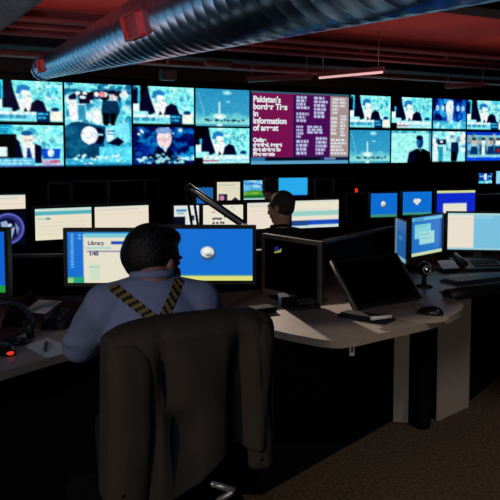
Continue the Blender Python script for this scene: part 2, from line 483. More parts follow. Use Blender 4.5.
def pic_news(w=150, h=104):
    p = Pic(w, h, (118, 16, 78))
    p.rect(0, 0, .02, 1, (16, 30, 90)); p.rect(0, 0, 1, .03, (40, 90, 110))
    p.rect(.42, .04, .44, .9, (30, 14, 80))
    p.rect(.44, .04, .80, .90, (72, 12, 86))
    p.rect(.80, .04, 1, .90, (164, 146, 142))
    L = (190, 196, 228)
    for k, (y0, y1, a, b) in enumerate([(.05, .24, .45, .60), (.05, .36, .63, .78), (.28, .42, .45, .60), (.46, .64, .45, .52), (.46, .58, .56, .78), (.66, .88, .45, .60), (.62, .88, .65, .78)]):
        p.words(a, y0, b, y1, L, max(3, int((y1 - y0) / .045)), 90 + k, .78)
    for k, (y0, y1, a, b) in enumerate([(.06, .3, .82, .9), (.06, .2, .9, .97), (.33, .6, .81, .88), (.3, .62, .91, .98), (.64, .88, .81, .98)]):
        p.words(a, y0, b, y1, (222, 224, 232), max(3, int((y1 - y0) / .045)), 120 + k, .72)
    p.rect(0, .90, 1, .95, (10, 30, 70)); p.rect(.15, .91, .7, .945, INK); p.rect(.74, .91, .86, .94, (120, 140, 190)); p.rect(0, .95, 1, 1, (90, 160, 200)); p.rect(0, .9, .14, .95, (40, 110, 160))
    return p.blur(1).out()

DB = (10, 108, 208)
def pic_desktop_page(w=110, h=72):
    p = Pic(w, h, (228, 222, 200))
    p.rect(0, 0, 1, .06, (30, 120, 190)); p.rect(.2, .04, 1, .12, (120, 200, 214))
    p.rect(0, 0, .185, 1, DB)
    for k in range(13):
        p.rect(.04, .05 + k * .052, .075, .075 + k * .052, (120, 200, 240))
    for k in range(2): p.rect(.13, .06 + k * .06, .16, .09 + k * .06, (120, 210, 240))
    p.rect(0, .88, .19, 1, (24, 160, 120)); p.rect(0, .9, .07, 1, (150, 200, 130))
    p.rect(.5, .19, 1, .25, (16, 70, 180)); p.rect(.2, .30, .5, .34, (160, 215, 205))
    p.rect(.22, .37, .9, .40, (150, 130, 170))
    p.rect(.25, .62, .37, .95, (190, 222, 195), .6); p.rect(.25, .68, .36, .70, (140, 190, 180))
    return p.blur(1).out()
def pic_seal(w=96, h=64, strip=(220, 222, 120), sc=1.0, cx=.52, cy=.44, bg=DB, cloud=False):
    p = Pic(w, h, bg)
    if cloud:
        p.ell(cx, cy, .15 * sc, .11 * sc, (40, 70, 110), .8); p.ell(cx - .05, cy - .02, .08 * sc, .10 * sc, (226, 226, 222)); p.ell(cx + .05, cy - .03, .08 * sc, .09 * sc, (232, 228, 220)); p.ell(cx, cy + .06, .06 * sc, .09 * sc, (220, 222, 220))
    else:
        p.ell(cx + .01, cy + .03, .085 * sc, .13 * sc, (10, 30, 70)); p.ell(cx + .01, cy + .035, .085 * sc, .13 * sc, (110, 160, 200), .35)
        p.ell(cx, cy, .075 * sc, .105 * sc, (214, 220, 210)); p.ell(cx - .01, cy - .03, .04 * sc, .05 * sc, (240, 240, 232)); p.ell(cx + .02, cy + .06, .04 * sc, .03 * sc, (120, 130, 140))
    p.rect(0, .885, 1, .905, (90, 160, 150)); p.rect(0, .905, 1, 1, strip)
    return p.blur(1).out()
def pic_green_bar(w=40, h=60):
    p = Pic(w, h, (8, 96, 205)); p.rect(0, .88, 1, 1, (30, 150, 60)); return p.blur(1).out()
def pic_page(w=64, h=40, seed=1, bars=((.10, .2, CYAN),), base=(232, 224, 198)):
    p = Pic(w, h, base)
    for (a, b, c) in bars: p.rect(0, a, 1, b, c, .9)
    p.rect(0, .0, 1, .08, (190, 222, 214))
    p.rect(.04, .3, .22, .36, (170, 215, 200)); p.rect(.2, .3, .27, .36, (90, 130, 140))
    for k in range(4): p.rect(.05, .44 + k * .12, .9, .46 + k * .12, (214, 210, 196))
    return p.blur(1).out()
def pic_plain(w=64, h=40, col=(236, 222, 204)):
    p = Pic(w, h, col)
    p.rect(0, 0, 1, .06, (200, 214, 205)); p.rect(.05, .12, .8, .17, (196, 206, 196), .8); p.rect(.05, .32, .95, .34, (220, 208, 194))
    return p.blur(1).out()
def pic_dots(w=64, h=36):
    p = Pic(w, h, (232, 226, 206))
    for (x, y) in [(.24, .6), (.30, .58), (.36, .6), (.42, .6), (.24, .8), (.33, .8), (.42, .78), (.48, .8), (.52, .5)]:
        p.rect(x, y, x + .05, y + .09, (40, 30, 50))
    p.rect(.22, .3, .30, .38, (226, 150, 160)); p.rect(.35, .25, .43, .32, (200, 190, 190)); p.rect(.7, .1, .73, .17, (90, 170, 150)); p.rect(.76, .2, .78, .26, (90, 170, 150))
    return p.blur(1).out()
def pic_pieces(w=44, h=34):
    p = Pic(w, h, (222, 226, 222))
    p.rect(0, .55, .45, 1, INK); p.rect(.1, .2, .5, .3, (70, 140, 190)); p.rect(.14, .35, .4, .42, (120, 170, 190)); p.rect(.62, .5, .8, .75, (20, 40, 70))
    return p.blur(1).out()
def pic_cream_dark(w=44, h=34):
    p = Pic(w, h, (226, 218, 190)); p.rect(.05, .15, .8, .2, (170, 190, 170)); p.rect(.3, .35, .95, .38, (190, 205, 190))
    p.rect(.08, .66, .45, 1, (34, 22, 50)); p.ell(.22, .86, .1, .14, (200, 130, 170)); p.poly([(.62, 1), (.78, .82), (.95, 1)], (30, 26, 60))
    return p.blur(1).out()
def pic_meadow(w=48, h=32):
    p = Pic(w, h, (70, 170, 220)); p.spots(0, 0, 1, .5, [(210, 232, 240), (120, 200, 235), (40, 120, 200)], 30, .12, .07, .7, 5)
    p.poly([(0, .62), (.3, .5), (.7, .56), (1, .5), (1, 1), (0, 1)], (70, 150, 40)); p.poly([(0, .78), (.5, .68), (1, .74), (1, 1), (0, 1)], (26, 110, 44)); p.spots(0, .6, 1, .75, [(170, 205, 70), (110, 180, 60)], 16, .1, .03, .6, 6)
    p.rect(0, .92, 1, 1, (180, 220, 225))
    return p.blur(2).out()
def pic_cyan(w=40, h=30, col=(38, 160, 222)):
    p = Pic(w, h, col); p.rect(.05, .05, .95, .95, tuple(min(255, int(c * 1.06)) for c in col)); p.rect(0, .94, 1, 1, (16, 80, 170)); return p.blur(1).out()
def pic_wide_report(w=72, h=40):
    p = Pic(w, h, (234, 226, 204)); p.rect(0, .02, 1, .07, (206, 214, 204)); p.rect(0, .38, 1, .56, (150, 206, 198)); p.rect(.1, .3, .9, .33, (210, 214, 200))
    p.rect(.35, .72, 1, .88, (16, 76, 190)); p.rect(0, .72, .35, .9, (28, 70, 140)); p.rect(0, .9, 1, 1, (206, 224, 224))
    return p.blur(1).out()
def pic_crest(w=60, h=60):
    p = Pic(w, h, (4, 6, 26))
    p.ell(.5, .5, .46, .46, (92, 96, 190)); p.ell(.5, .5, .40, .40, (46, 50, 120)); p.ell(.46, .52, .36, .34, (12, 16, 52))
    p.poly([(.3, .3), (.46, .26), (.58, .5), (.7, .44), (.66, .62), (.58, .84), (.46, .86), (.5, .66), (.34, .62)], (150, 172, 206)); p.ell(.36, .56, .13, .1, (206, 220, 236)); p.ell(.56, .4, .06, .05, (190, 205, 230)); p.poly([(.7, .3), (.82, .5), (.76, .7), (.72, .5)], (120, 140, 200))
    return p.blur(2).out()
def pic_royal(w=60, h=40):
    p = Pic(w, h, (12, 40, 200)); p.rect(0, 0, 1, .12, (214, 220, 150)); p.rect(.18, .56, .78, 1, (228, 226, 206)); p.rect(.18, .56, .78, .6, (200, 210, 220)); return p.blur(1).out()
def pic_docs(w=50, h=56):
    p = Pic(w, h, (24, 112, 196)); p.rect(0, .03, 1, .11, (110, 190, 220)); p.rect(.1, .05, .4, .09, (60, 140, 190))
    p.rect(.12, .2, .62, .56, (130, 206, 218)); p.rect(.27, .4, .74, .72, (158, 216, 216)); p.rect(.16, .25, .5, .27, (90, 170, 190)); p.rect(.3, .46, .6, .48, (110, 180, 190)); p.rect(.3, .56, .66, .58, (110, 180, 190))
    p.rect(0, .91, 1, 1, (196, 216, 170)); p.rect(.9, .1, 1, .9, (14, 60, 150), .6)
    return p.blur(1).out()
def pic_side(w=30, h=50):
    p = Pic(w, h, (30, 92, 160)); p.rect(0, 0, .12, 1, (110, 150, 170)); p.rect(.3, .4, .6, .5, (80, 150, 200), .6); p.rect(0, .9, 1, 1, (130, 180, 190)); return p.blur(2).out()
def pic_split(w=80, h=48):
    p = Pic(w, h, (232, 222, 206)); p.rect(.41, .0, 1, 1, (118, 190, 222)); p.rect(0, 0, 1, .06, (170, 216, 210)); p.rect(.42, .1, .7, .14, (150, 206, 226)); p.rect(.05, .15, .34, .17, (214, 204, 190)); p.rect(0, .94, 1, 1, (150, 200, 215)); return p.blur(1).out()

def screen_mesh(name, pic, x0, x1, z0, z1, y, parent, m=None):
    """grid facing -y carrying the picture (row 0 of pic is the top)"""
    h, w = pic.shape[:2]
    xs = np.linspace(x0, x1, w); zs = np.linspace(z1, z0, h)
    vs = [(xs[i], y, zs[j]) for j in range(h) for i in range(w)]
    fs = [(j * w + i, (j + 1) * w + i, (j + 1) * w + i + 1, j * w + i + 1) for j in range(h - 1) for i in range(w - 1)]
    me = bpy.data.meshes.new(name)
    me.from_pydata(vs, [], fs)
    at = me.color_attributes.new('picture', 'FLOAT_COLOR', 'POINT')
    buf = np.ones((h * w, 4), dtype=np.float32); buf[:, :3] = pic.reshape(-1, 3)
    at.data.foreach_set('color', buf.ravel())
    me.materials.append(m or M['screen'])
    o = bpy.data.objects.new(name, me); COL.objects.link(o); o.parent = parent
    return o

def text_mesh(name, body, size, loc, parent, m, bold=0.0, sx=1.0):
    cu = bpy.data.curves.new(name, 'FONT'); cu.body = body; cu.size = size; cu.offset = bold; cu.extrude = 0.001
    cu.space_line = 0.85
    tmp = bpy.data.objects.new(name, cu); COL.objects.link(tmp)
    dg = bpy.context.evaluated_depsgraph_get()
    me = bpy.data.meshes.new_from_object(tmp.evaluated_get(dg))
    bpy.data.objects.remove(tmp); bpy.data.curves.remove(cu)
    me.materials.clear(); me.materials.append(m)
    o = bpy.data.objects.new(name, me); COL.objects.link(o)
    o.parent = parent; o.location = loc; o.rotation_euler = (R(90), 0, 0); o.scale = (sx, 1, 1)
    return o
M['txtpale'] = mat('pale_screen_lettering', (0.1, 0.1, 0.1), emis=s8(226, 232, 234), estr=1.0)
M['txtdark'] = mat('dark_screen_lettering', (0.01, 0.01, 0.05), emis=s8(24, 44, 110), estr=1.0)

# ------------------------------------------------------------------ the room
CZ = 3.32
UA, UB, VA, VB = -4.5, 18.5, -4.0, 14.35
def quadbox(name, u0, u1, v0, v1, z0, z1, m):
    b = MB().box(u0, u1, v0, v1, z0, z1)
    o = b.build(name, m)
    o.rotation_euler = (0, 0, A29)
    tag(o, kind='structure')
    return o
quadbox('floor', UA, UB, VA, VB, -0.1, 0.0, M['carpet'])
quadbox('ceiling', UA, UB, VA, VB, CZ, CZ + .1, M['ceiling'])
quadbox('wall_back', UA, UB, VB, VB + .15, 0, CZ, M['wall'])
quadbox('wall_left', UA - .15, UA, VA, VB, 0, CZ, M['wallside'])
quadbox('wall_right', UB, UB + .15, VA, VB, 0, CZ, M['wallside'])
quadbox('wall_front', UA, UB, VA - .15, VA, 0, CZ, M['wallside'])

# ceiling beams across the room (along U)
def beam(n, v, w, zb, m, z1=CZ):
    b = MB()
    b.box(UA, UB, v - w / 2, v + w / 2, zb, zb + .03)
    b.box(UA, UB, v - .02, v + .02, zb + .03, z1 - .03)
    b.box(UA, UB, v - w / 2, v + w / 2, z1 - .03, z1)
    o = b.build('trim_%d' % n, m); o.rotation_euler = (0, 0, A29); tag(o, kind='structure')
beam(1, 6.35, .44, 3.12, M['beamdark'])
beam(2, 9.7, .24, 3.16, M['beam'])
beam(3, 10.7, .22, 3.12, M['beam'])
beam(4, 11.6, .5, 3.06, M['beamdark'])
beam(5, 12.9, .3, 3.08, M['pinkband'])
# header above the video wall
o = MB().box(UA, UB, 13.98, 14.35, 2.93, 3.2).build('trim_6', M['wall']); o.rotation_euler = (0, 0, A29); tag(o, kind='structure')

# ------------------------------------------------------------------ video wall
VW = 13.8
ZT, ZB = 2.785, 1.19
ZM = (ZT + ZB) / 2
def wall_u(px):
    Y = row_y(px, VW)
    X = (px - 250) / F * Y
    return X * U.x + Y * U.y
# plinth carrying the displays
pl = thing('video_wall_plinth', 'long black plinth under the video wall', 'plinth', uv(0, 0), A29)
b = MB(); b.box(UA + .1, UB - .2, VW + .02, VW + .5, 0, ZB - .035)
b.build('body', M['blackpanel'], pl)
b = MB()
for k in range(-4, 16): b.box(.3 + k * 1.15, .3 + k * 1.15 + 1.12, VW - .0, VW + .019, .12, ZB - .1)
b.build('door_panel', M['blackpanel'], pl)

def wall_display(px0, px1, z0, z1, pic, label, cat='screen'):
    u0, u1 = wall_u(px0), wall_u(px1)
    w = u1 - u0
    o = thing('video_wall_display', label, cat, uv((u0 + u1) / 2, VW, z0), A29, 'displays of the video wall')
    h = z1 - z0; g = .018
    b = MB(); b.box(-w / 2 + .002, w / 2 - .002, .004, .42, 0.001, h - .001)
    b.box(-w / 2 + .002, w / 2 - .002, -.012, .004, 0.001, g); b.box(-w / 2 + .002, w / 2 - .002, -.012, .004, h - g, h - .001)
    b.box(-w / 2 + .002, -w / 2 + g, -.012, .004, g, h - g); b.box(w / 2 - g, w / 2 - .002, -.012, .004, g, h - g)
    b.build('housing', M['black'], o)
    screen_mesh('screen', pic, -w / 2 + g, w / 2 - g, g, h - g, .002, o)
    return o
cols = [-42, -4, 65.0, 133.0, 195.0, 250.0, 348.5, 390.0, 431.0, 465.0, 505.0]
wall_display(cols[1], cols[2], ZM, ZT, pic_anchor(1), 'wall display with newsreader picture at far left of the upper row')
wall_display(cols[1], cols[2], ZB, ZM, pic_anchor_front(), 'wall display of a suited newsreader facing front, far left of lower row')
wall_display(cols[2], cols[3], ZB, ZT, pic_crowd_tall(), 'tall wall display of a crowd above a white haired head')
wall_display(cols[3], cols[4], ZM, ZT, pic_anchor(2), 'wall display with newsreader picture right of the tall crowd display')
wall_display(cols[3], cols[4], ZB, ZM, pic_night(), 'wall display of a pale face against dark blue night lights')
wall_display(cols[4], cols[5], ZM, ZT, pic_tower(), 'wall display of a blue sky tower above the banner newsreader picture')
wall_display(cols[4], cols[5], ZB, ZM, pic_anchor(3, True), 'wall display with newsreader and long pale banner, left of news text')
news = wall_display(cols[5], cols[6], ZB, ZT, pic_news(), 'large wall display of magenta and grey news text')
wall_display(cols[6], cols[7], ZM, ZT, pic_anchor(4), 'wall display with newsreader picture just right of the news text display')
wall_display(cols[6], cols[7], ZB, ZM, pic_tower(), 'wall display of a blue sky tower in the lower row')
wall_display(cols[7], cols[8], ZM, ZT, pic_anchor(5, True), 'wall display with newsreader picture above the dark man silhouette')
wall_display(cols[7], cols[8], ZB, ZM, pic_silhouette(), 'wall display of a dark suited man against pale mint')
wall_display(cols[8], cols[9], ZM, ZT, pic_blue_group(), 'wall display of a pale figure among blue people in upper row')
wall_display(cols[8], cols[9], ZB, ZM, pic_march(), 'wall display of a walking dark suited man among pale people')
wall_display(cols[9], cols[10], ZM, ZT, pic_anchor(6), 'wall display with newsreader picture at the far right of upper row')
wall_display(cols[9], cols[10], ZB, ZM, pic_faces(), 'wall display of a row of faces with a blue border')
u_left = wall_u(cols[1])
def wall_display_u(u0, u1, z0, z1, pic, label):
    global wall_u
    keep = wall_u
    wall_u = lambda q: q
    o = wall_display(u0, u1, z0, z1, pic, label)
    wall_u = keep
    return o
for k, (lu, lb) in enumerate((('first', 'first'), ('second', 'second'), ('third', 'third'), ('fourth', 'fourth'))):
    a_ = u_left - 1.28 * (k + 1)
    wall_display_u(a_, a_ + 1.28, ZM, ZT, pic_tower() if k % 2 else pic_anchor(8 + k), 'wall display beyond the left photo edge, %s column outward, upper row' % lu)
    wall_display_u(a_, a_ + 1.28, ZB, ZM, pic_anchor(14 + k) if k % 2 else pic_tower(), 'wall display beyond the left photo edge, %s column outward, lower row' % lb)
# headline lettering on the news display
wn = wall_u(cols[6]) - wall_u(cols[5]); hn = ZT - ZB
for (txt, size, x, z) in (("Pakistan's\nborder Ties\nin\ninformation\nof arrest", .178, -wn / 2 + .075, hn - .25), ("Online\ndetailed, target\nthat shaken to\nPlacements", .118, -wn / 2 + .075, .50)):
    t = text_mesh('headline_lettering', txt, size, (x, -.002, z), news, M['txtpale'], .0065, 1.0)

# ------------------------------------------------------------------ ducts
def duct(name, label, p0, p1, r0, r1, nrib, m, rib, n=28, elbow=False):
    p0, p1 = Vector(p0), Vector(p1)
    d = (p1 - p0)
    L = d.length; t = d.normalized()
    o = thing(name, label, 'duct', p0)
    b = MB(); pts, rs = [], []
    per = L / nrib
    for k in range(nrib):
        for (f, a) in ((0, 0), (.80, 0), (.86, 1), (.94, 1)):
            s = (k + f) / nrib
            pts.append(t * (s * L)); rs.append((r0 + (r1 - r0) * s) + a * rib)
    pts.append(t * L); rs.append(r1)
    b.tube(pts, rs, n)
    b.build('duct_pipe', m, o)
    return o, t, L
P0 = at_y(43, 69, 10.6)
dirv = -V
# horizontal run toward the camera along -V
P1 = P0 + dirv * 9.2
du, dt, dL = duct('ventilation_duct', 'large blue grey spiral ventilation duct crossing under the ceiling', P0, P1, .145, .50, 52, M['duct'], .0018)
b = MB(); b.tube([Vector((0, 0, 0)) - dt * .03, Vector((0, 0, 0)) + dt * .05], .165, 28); b.build('end_collar', M['duct'], du)
def duct_r(s): return .145 + (.50 - .145) * s / dL
def register(s, ang, ln, wd, hgt, nm):
    """red damper box on the duct's side"""
    c = dt * s
    up = Vector((0, 0, 1)); side = dt.cross(up).normalized()
    nrm = (side * math.cos(ang) + up * math.sin(ang)).normalized()
    tw = dt.cross(nrm).normalized()
    r = duct_r(s)
    mx = Matrix((( dt.x, tw.x, nrm.x, c.x + nrm.x * (r - .03)), (dt.y, tw.y, nrm.y, c.y + nrm.y * (r - .03)), (dt.z, tw.z, nrm.z, c.z + nrm.z * (r - .03)), (0, 0, 0, 1)))
    b = MB(); t = .02
    b.box(-ln / 2, ln / 2, -wd / 2, -wd / 2 + t, 0, hgt); b.box(-ln / 2, ln / 2, wd / 2 - t, wd / 2, 0, hgt)
    b.box(-ln / 2, -ln / 2 + t, -wd / 2, wd / 2, 0, hgt); b.box(ln / 2 - t, ln / 2, -wd / 2, wd / 2, 0, hgt)
    b.xf(mx); fr = b.build('register_box', M['redbox'], du)
    b = MB(); b.box(-ln / 2 + t, ln / 2 - t, -wd / 2 + t, wd / 2 - t, 0, hgt - .03)
    for k in range(3): b.box(-ln / 2 + t, ln / 2 - t, -wd / 2 + t + (k + .5) * (wd - 2 * t) / 3 - .004, -wd / 2 + t + (k + .5) * (wd - 2 * t) / 3 + .004, hgt - .03, hgt - .015)
    b.xf(mx); b.build('damper_face', M['redboxin'], fr)
register(4.62, R(-14), .36, .22, .10, 0)
register(.58, R(-8), .24, .17, .06, 1)

Q0 = at_y(-40, 41, 8.2)
Q1 = Q0 + dirv * 5.5
d2, t2, l2 = duct('ribbed_ventilation_duct', 'smaller pale ribbed duct at the top left corner', Q0, Q1, .15, .15, 60, M['duct2'], .014)

# ------------------------------------------------------------------ ceiling lamps and fittings
def strip_light(label, a, b_, w, lit, rods=True, group=None):
    a, b_ = Vector(a), Vector(b_)
    mid = (a + b_) / 2; d = b_ - a; L = math.hypot(d.x, d.y)
    o = thing('strip_light', label, 'ceiling light', mid, math.atan2(d.y, d.x), group)
    b = MB(); b.box(-L / 2, L / 2, -w / 2, w / 2, .018, .04); b.box(-L / 2, L / 2, -w / 4, w / 4, .04, .086)
    b.build('fixture_body', M['pinkband'], o)
    b = MB(); b.tube([(-L / 2 + .03, 0, 0), (L / 2 - .03, 0, 0)], .019, 8)
    b.build('tube', M['tube'] if lit else M['rod'], o)
    for s in (-1, 1):
        b = MB(); b.tube([(s * L * .42, 0, .085), (s * L * .42, 0, CZ - mid.z)], .008, 6); b.build('hanging_rod', M['rod'], o)
    return o
strip_light('lit fluorescent strip hanging above the news text display', at_y(318, 78, 12.2), at_y(384, 72.0, 11.25), .05, True)
strip_light('dim short strip fixture above the wall display of the blue tower', at_y(205, 66, 13.0), at_y(231, 66.5, 13.3), .12, False)
strip_light('dim strip fixture hanging above far right wall displays', at_y(445, 88, 15.6), at_y(486, 86.5, 15.2), .12, False)
strip_light('dim fixture on rods above the second newsreader column beside the duct', at_y(247, 81, 13.6), at_y(312, 79, 13.0), .10, False)
c = at_y(168, 75, 12.6)
sp = thing('ceiling_loudspeaker', 'small dark loudspeaker box hanging above the second newsreader display', 'loudspeaker', c, A29)
MB().box(-.13, .13, -.1, .1, -.09, .09, bev=.01).build('cabinet', M['black'], sp)
MB().box(-.11, .11, -.112, -.1, -.07, .07).build('grille', M['edge'], sp)
b = MB(); b.tube([(0, 0, .09), (0, 0, CZ - c.z)], .012, 8); b.build('hanging_rod', M['rod'], sp)
# conduits beneath the ceiling
for k, (v, z, lab) in enumerate(((6.4, 3.27, 'thin dark conduit pipe along the ceiling nearest the camera'), (10.5, 3.2, 'thin reddish conduit pipe along the ceiling beyond the beams'))):
    b = MB(); b.tube([(UA + .05, v, z), (UB - .05, v, z)], .02, 8)
    for u in range(-4, 18, 2): b.box(u, u + .05, v - .03, v + .03, z - .01, CZ)
    o = b.build('conduit_pipe', M['beamdark'] if k == 0 else M['pinkband']); o.rotation_euler = (0, 0, A29); tag(o, lab, 'pipe')

# ------------------------------------------------------------------ monitors
def monitor(label, xl, xr, yt, yb, Yl, Yr, pic, surf, bez=.017, m=None, cat='monitor', group=None, off=False, name='monitor', bezm=None, stand=True, dpt=.045, bshift=0.0):
    """lit rectangle from pixel columns xl..xr and rows yt..yb (tuples: left, right)"""
    ytl, ytr = yt if isinstance(yt, tuple) else (yt, yt)
    ybl, ybr = yb if isinstance(yb, tuple) else (yb, yb)
    tl, tr, bl, br = at_y(xl, ytl, Yl), at_y(xr, ytr, Yr), at_y(xl, ybl, Yl), at_y(xr, ybr, Yr)
    l = (tl + bl) / 2; r = (tr + br) / 2
    zt = (tl.z + tr.z) / 2; zb = (bl.z + br.z) / 2
    d = r - l; w = math.hypot(d.x, d.y); rz = math.atan2(d.y, d.x)
    mid = (l + r) / 2
    fwd = Vector((-math.sin(rz), math.cos(rz), 0))
    base = Vector((mid.x, mid.y, surf)) + fwd * .06
    o = thing(name, label, cat, base, rz, group)
    z0, z1 = zb - surf, zt - surf
    y = -.06
    m = m or M['black']
    b = MB()
    b.box(-w / 2 - bez, w / 2 + bez, y + .002, y + dpt * .55, z0 - bez, z1 + bez, bev=.004)
    b.box(-w / 2 + w * .12, w / 2 - w * .12, y + dpt * .5, y + dpt, z0 + (z1 - z0) * .12, z1 - (z1 - z0) * .12, bev=.006)
    hs = b.build('housing', m, o)
    b = MB()
    e = .007
    b.box(-w / 2 - bez, w / 2 + bez, y - e, y + .002, z0 - bez, z0); b.box(-w / 2 - bez, w / 2 + bez, y - e, y + .002, z1, z1 + bez)
    b.box(-w / 2 - bez, -w / 2, y - e, y + .002, z0, z1); b.box(w / 2, w / 2 + bez, y - e, y + .002, z0, z1)
    b.build('bezel', bezm or m, o)
    if off:
        b = MB(); b.box(-w / 2, w / 2, y - .001, y + .001, z0, z1); sc = b.build('screen', M['offglass'], o)
    else:
        sc = screen_mesh('screen', pic, -w / 2, w / 2, z0, z1, y, o)
    if stand:
        b = MB(); b.box(-.03, .03, y + dpt * .9, y + dpt * .9 + .03, .012, z0 + (z1 - z0) * .35, bev=.004); b.build('stand_neck', m, o)
        b = MB(); b.box(-.12, .12, -.11 + bshift, .09 + bshift, 0, .014, bev=.005); b.build('stand_base', m, o)
    o['w'] = w; o['z0'] = z0; o['z1'] = z1
    return o

def mon_clean(o):
    for k in ('w', 'z0', 'z1'):
        if k in o: del o[k]
ALLM = []
DZ = .75
# --- nearest row
m1 = monitor('monitor with a blue icon column and cream page left of the man', 67.5, 155, (232.5, 231), (283, 282.5), 3.34, 3.34, pic_desktop_page(), DZ)
w = m1['w']; z0 = m1['z0']; z1 = m1['z1']
text_mesh('page_heading', 'Library', .026, (-w / 2 + .093, -.0615, z1 - .060), m1, M['txtdark'], .0006)
text_mesh('clock_lettering', '1:45', .026, (-w / 2 + .098, -.0615, z1 - .108), m1, M['txtdark'], .0012)
m2 = monitor('monitor with plain blue desktop, white round emblem, yellow strip, right of man', 164, 252.5, (228, 229.5), (280, 281), 3.36, 3.36, pic_seal(cx=.49, cy=.45), DZ)
m3 = monitor('blue monitor with green bottom strip cut by the left photo edge', -45, 5.5, (230, 232), (292, 291), 3.05, 3.0, pic_green_bar(), DZ)
m4 = monitor('switched off black monitor with grey frame right of the blue desktop', 265, 318.5, (245, 238), (292, 296), 3.98, 3.64, None, DZ, bez=.022, off=True, bezm=M['bezel'])
# yellow and blue reflection in the dark screen, painted as glowing patches
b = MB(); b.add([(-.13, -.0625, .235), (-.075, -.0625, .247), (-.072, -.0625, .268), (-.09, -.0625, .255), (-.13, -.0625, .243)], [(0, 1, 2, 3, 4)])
lg = b.build('painted_reflection', mat('yellow_painted_reflection', (.05, .05, .02), emis=s8(150, 150, 70), estr=1.0), m4, fixn=False)
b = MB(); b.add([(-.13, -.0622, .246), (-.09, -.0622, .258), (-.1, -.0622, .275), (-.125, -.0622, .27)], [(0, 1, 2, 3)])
b.build('painted_reflection', mat('blue_painted_reflection', (.02, .03, .08), emis=s8(14, 40, 110), estr=1.0), m4, fixn=False)
m5 = monitor('narrow angled blue monitor behind the reclined display', 395.5, 407, (221, 219), (258, 263), 5.03, 4.69, pic_side(), DZ, bez=.009, dpt=.03, bshift=-.07, bezm=M['bezel'])
m6 = monitor('angled blue monitor with two pale document windows', 411, 442, (217, 215), (257, 251.5), 4.62, 4.9, pic_docs(), DZ, bez=.010)
m7 = monitor('wide monitor split cream and light blue at right edge', 447.5, 512, (216, 210.5), (252, 247.5), 4.95, 4.9, pic_split(), DZ, bez=.011)
# reclined dark display
BL, BR, TL, TR = at_z(357, 309, .765), at_z(421, 298, .765), at_y(331, 263, 3.72), at_y(392, 255, 4.02)
rz = math.atan2(BR.y - BL.y, BR.x - BL.x); wd = (BR - BL).length
o = thing('reclined_display', 'large dark display leaning back on the desk lobe', 'display', Vector(((BL.x + BR.x) / 2, (BL.y + BR.y) / 2, DZ)), rz)
tilt = R(41); hh = .285
mx = Matrix.Translation((0, .0, .012)) @ Matrix.Rotation(-tilt, 4, 'X')
MB().box(-wd / 2, wd / 2, 0, .03, 0, hh, bev=.005).xf(mx).build('housing', M['edge'], o)
b = MB(); e = .02
b.box(-wd / 2, wd / 2, -.007, 0, 0, e); b.box(-wd / 2, wd / 2, -.007, 0, hh - e, hh); b.box(-wd / 2, -wd / 2 + e, -.007, 0, e, hh - e); b.box(wd / 2 - e, wd / 2, -.007, 0, e, hh - e)
b.xf(mx).build('bezel', M['black'], o)
MB().box(-wd / 2 + e, wd / 2 - e, -.002, 0, e, hh - e).xf(mx).build('screen', M['offglass'], o)
for s in (-1, 1):
    b = MB(); b.tube([(s * (wd / 2 + .004), 0, 0), (s * (wd / 2 + .004), 0, hh)], .008, 8); b.xf(mx).build('side_rail', M['bezel'], o)
b = MB(); b.tube([(0, .2, .004), (0, .13, .14)], .012, 8); b.box(-.1, .1, .03, .22, 0, .012); b.build('prop_stand', M['black'], o)

# ------------------------------------------------------------------ nearest console desk
def Z(px, py): 
    p = at_z(px, py, DZ); return (p.x, p.y)
front = [Z(-70, 391), Z(-35, 381.5), Z(0, 372), Z(38, 361), Z(75, 351), Z(120, 344), Z(170, 337), Z(220, 331), Z(266, 329.5), Z(296, 335), Z(330, 340.5), Z(355, 339), Z(382, 333), Z(410, 327), Z(435, 321), Z(452, 315), Z(462, 309), Z(463, 304), Z(457, 300), Z(448, 297), Z(441, 294), Z(440, 291), Z(452, 289.5), Z(472, 287), Z(500, 283), Z(560, 276)]
def spline(p, n=5):
    out = []
    for i in range(len(p) - 1):
        a, b_, c_, d_ = [Vector(p[max(0, min(len(p) - 1, i + k))]) for k in (-1, 0, 1, 2)]
        for j in range(n):
            t = j / n
            q_ = .5 * ((2 * b_) + (c_ - a) * t + (2 * a - 5 * b_ + 4 * c_ - d_) * t * t + (3 * b_ - a - 3 * c_ + d_) * t ** 3)
            out.append((q_.x, q_.y))
    return out + [p[-1]]
front = [(-2.4, 2.1)] + spline(front)
back = [(2.6, 5.55), (1.15, 5.45), (.62, 4.72), (.30, 4.22), (-.2, 4.0), (-2.4, 3.85)]
poly = front + back
dk = thing('console_desk', 'curved grey topped console desk with black base in the foreground', 'desk', (0, 0, 0))
b = MB(); b.prism(poly, DZ - .032, DZ, 0, 1)
b.build('worktop', [M['wood'], M['woodedge']], dk)
# black base follows the front edge, set back to the floor line seen in the photo
def Z0(px, py):
    p = at_z(px, py, 0.0); return Vector((p.x, p.y, 0))
bf = [Vector((-2.4, 3.0, 0)), Vector((-.9, 3.12, 0)), Vector((-.25, 3.2, 0)), Z0(262, 495), Z0(330, 456), Z0(392, 421), Z0(412, 423), Z0(432, 418), Z0(467, 403), Z0(500, 376), Z0(540, 350)]
b = MB()
for i in range(len(bf) - 1):
    a, c = bf[i], bf[i + 1]
    d = (c - a).normalized(); n = Vector((-d.y, d.x, 0)) * .04
    b.prism([a[:2], c[:2], (c + n)[:2], (a + n)[:2]], 0.0, DZ - .034)
b.build('base_panel', M['blackpanel'], dk)
def pane(x0, x1, y0, y1):
    a, c = Z0(x0, y0), Z0(x1, y1)
    d = (c - a).normalized(); n = Vector((d.y, -d.x, 0)) * .012
    m_ = MB(); m_.prism([(a + n)[:2], (c + n)[:2], c[:2], a[:2]], 0.0, DZ - .04)
    return m_
pane(393, 408, 421, 422).build('end_panel', M['panel'], dk)
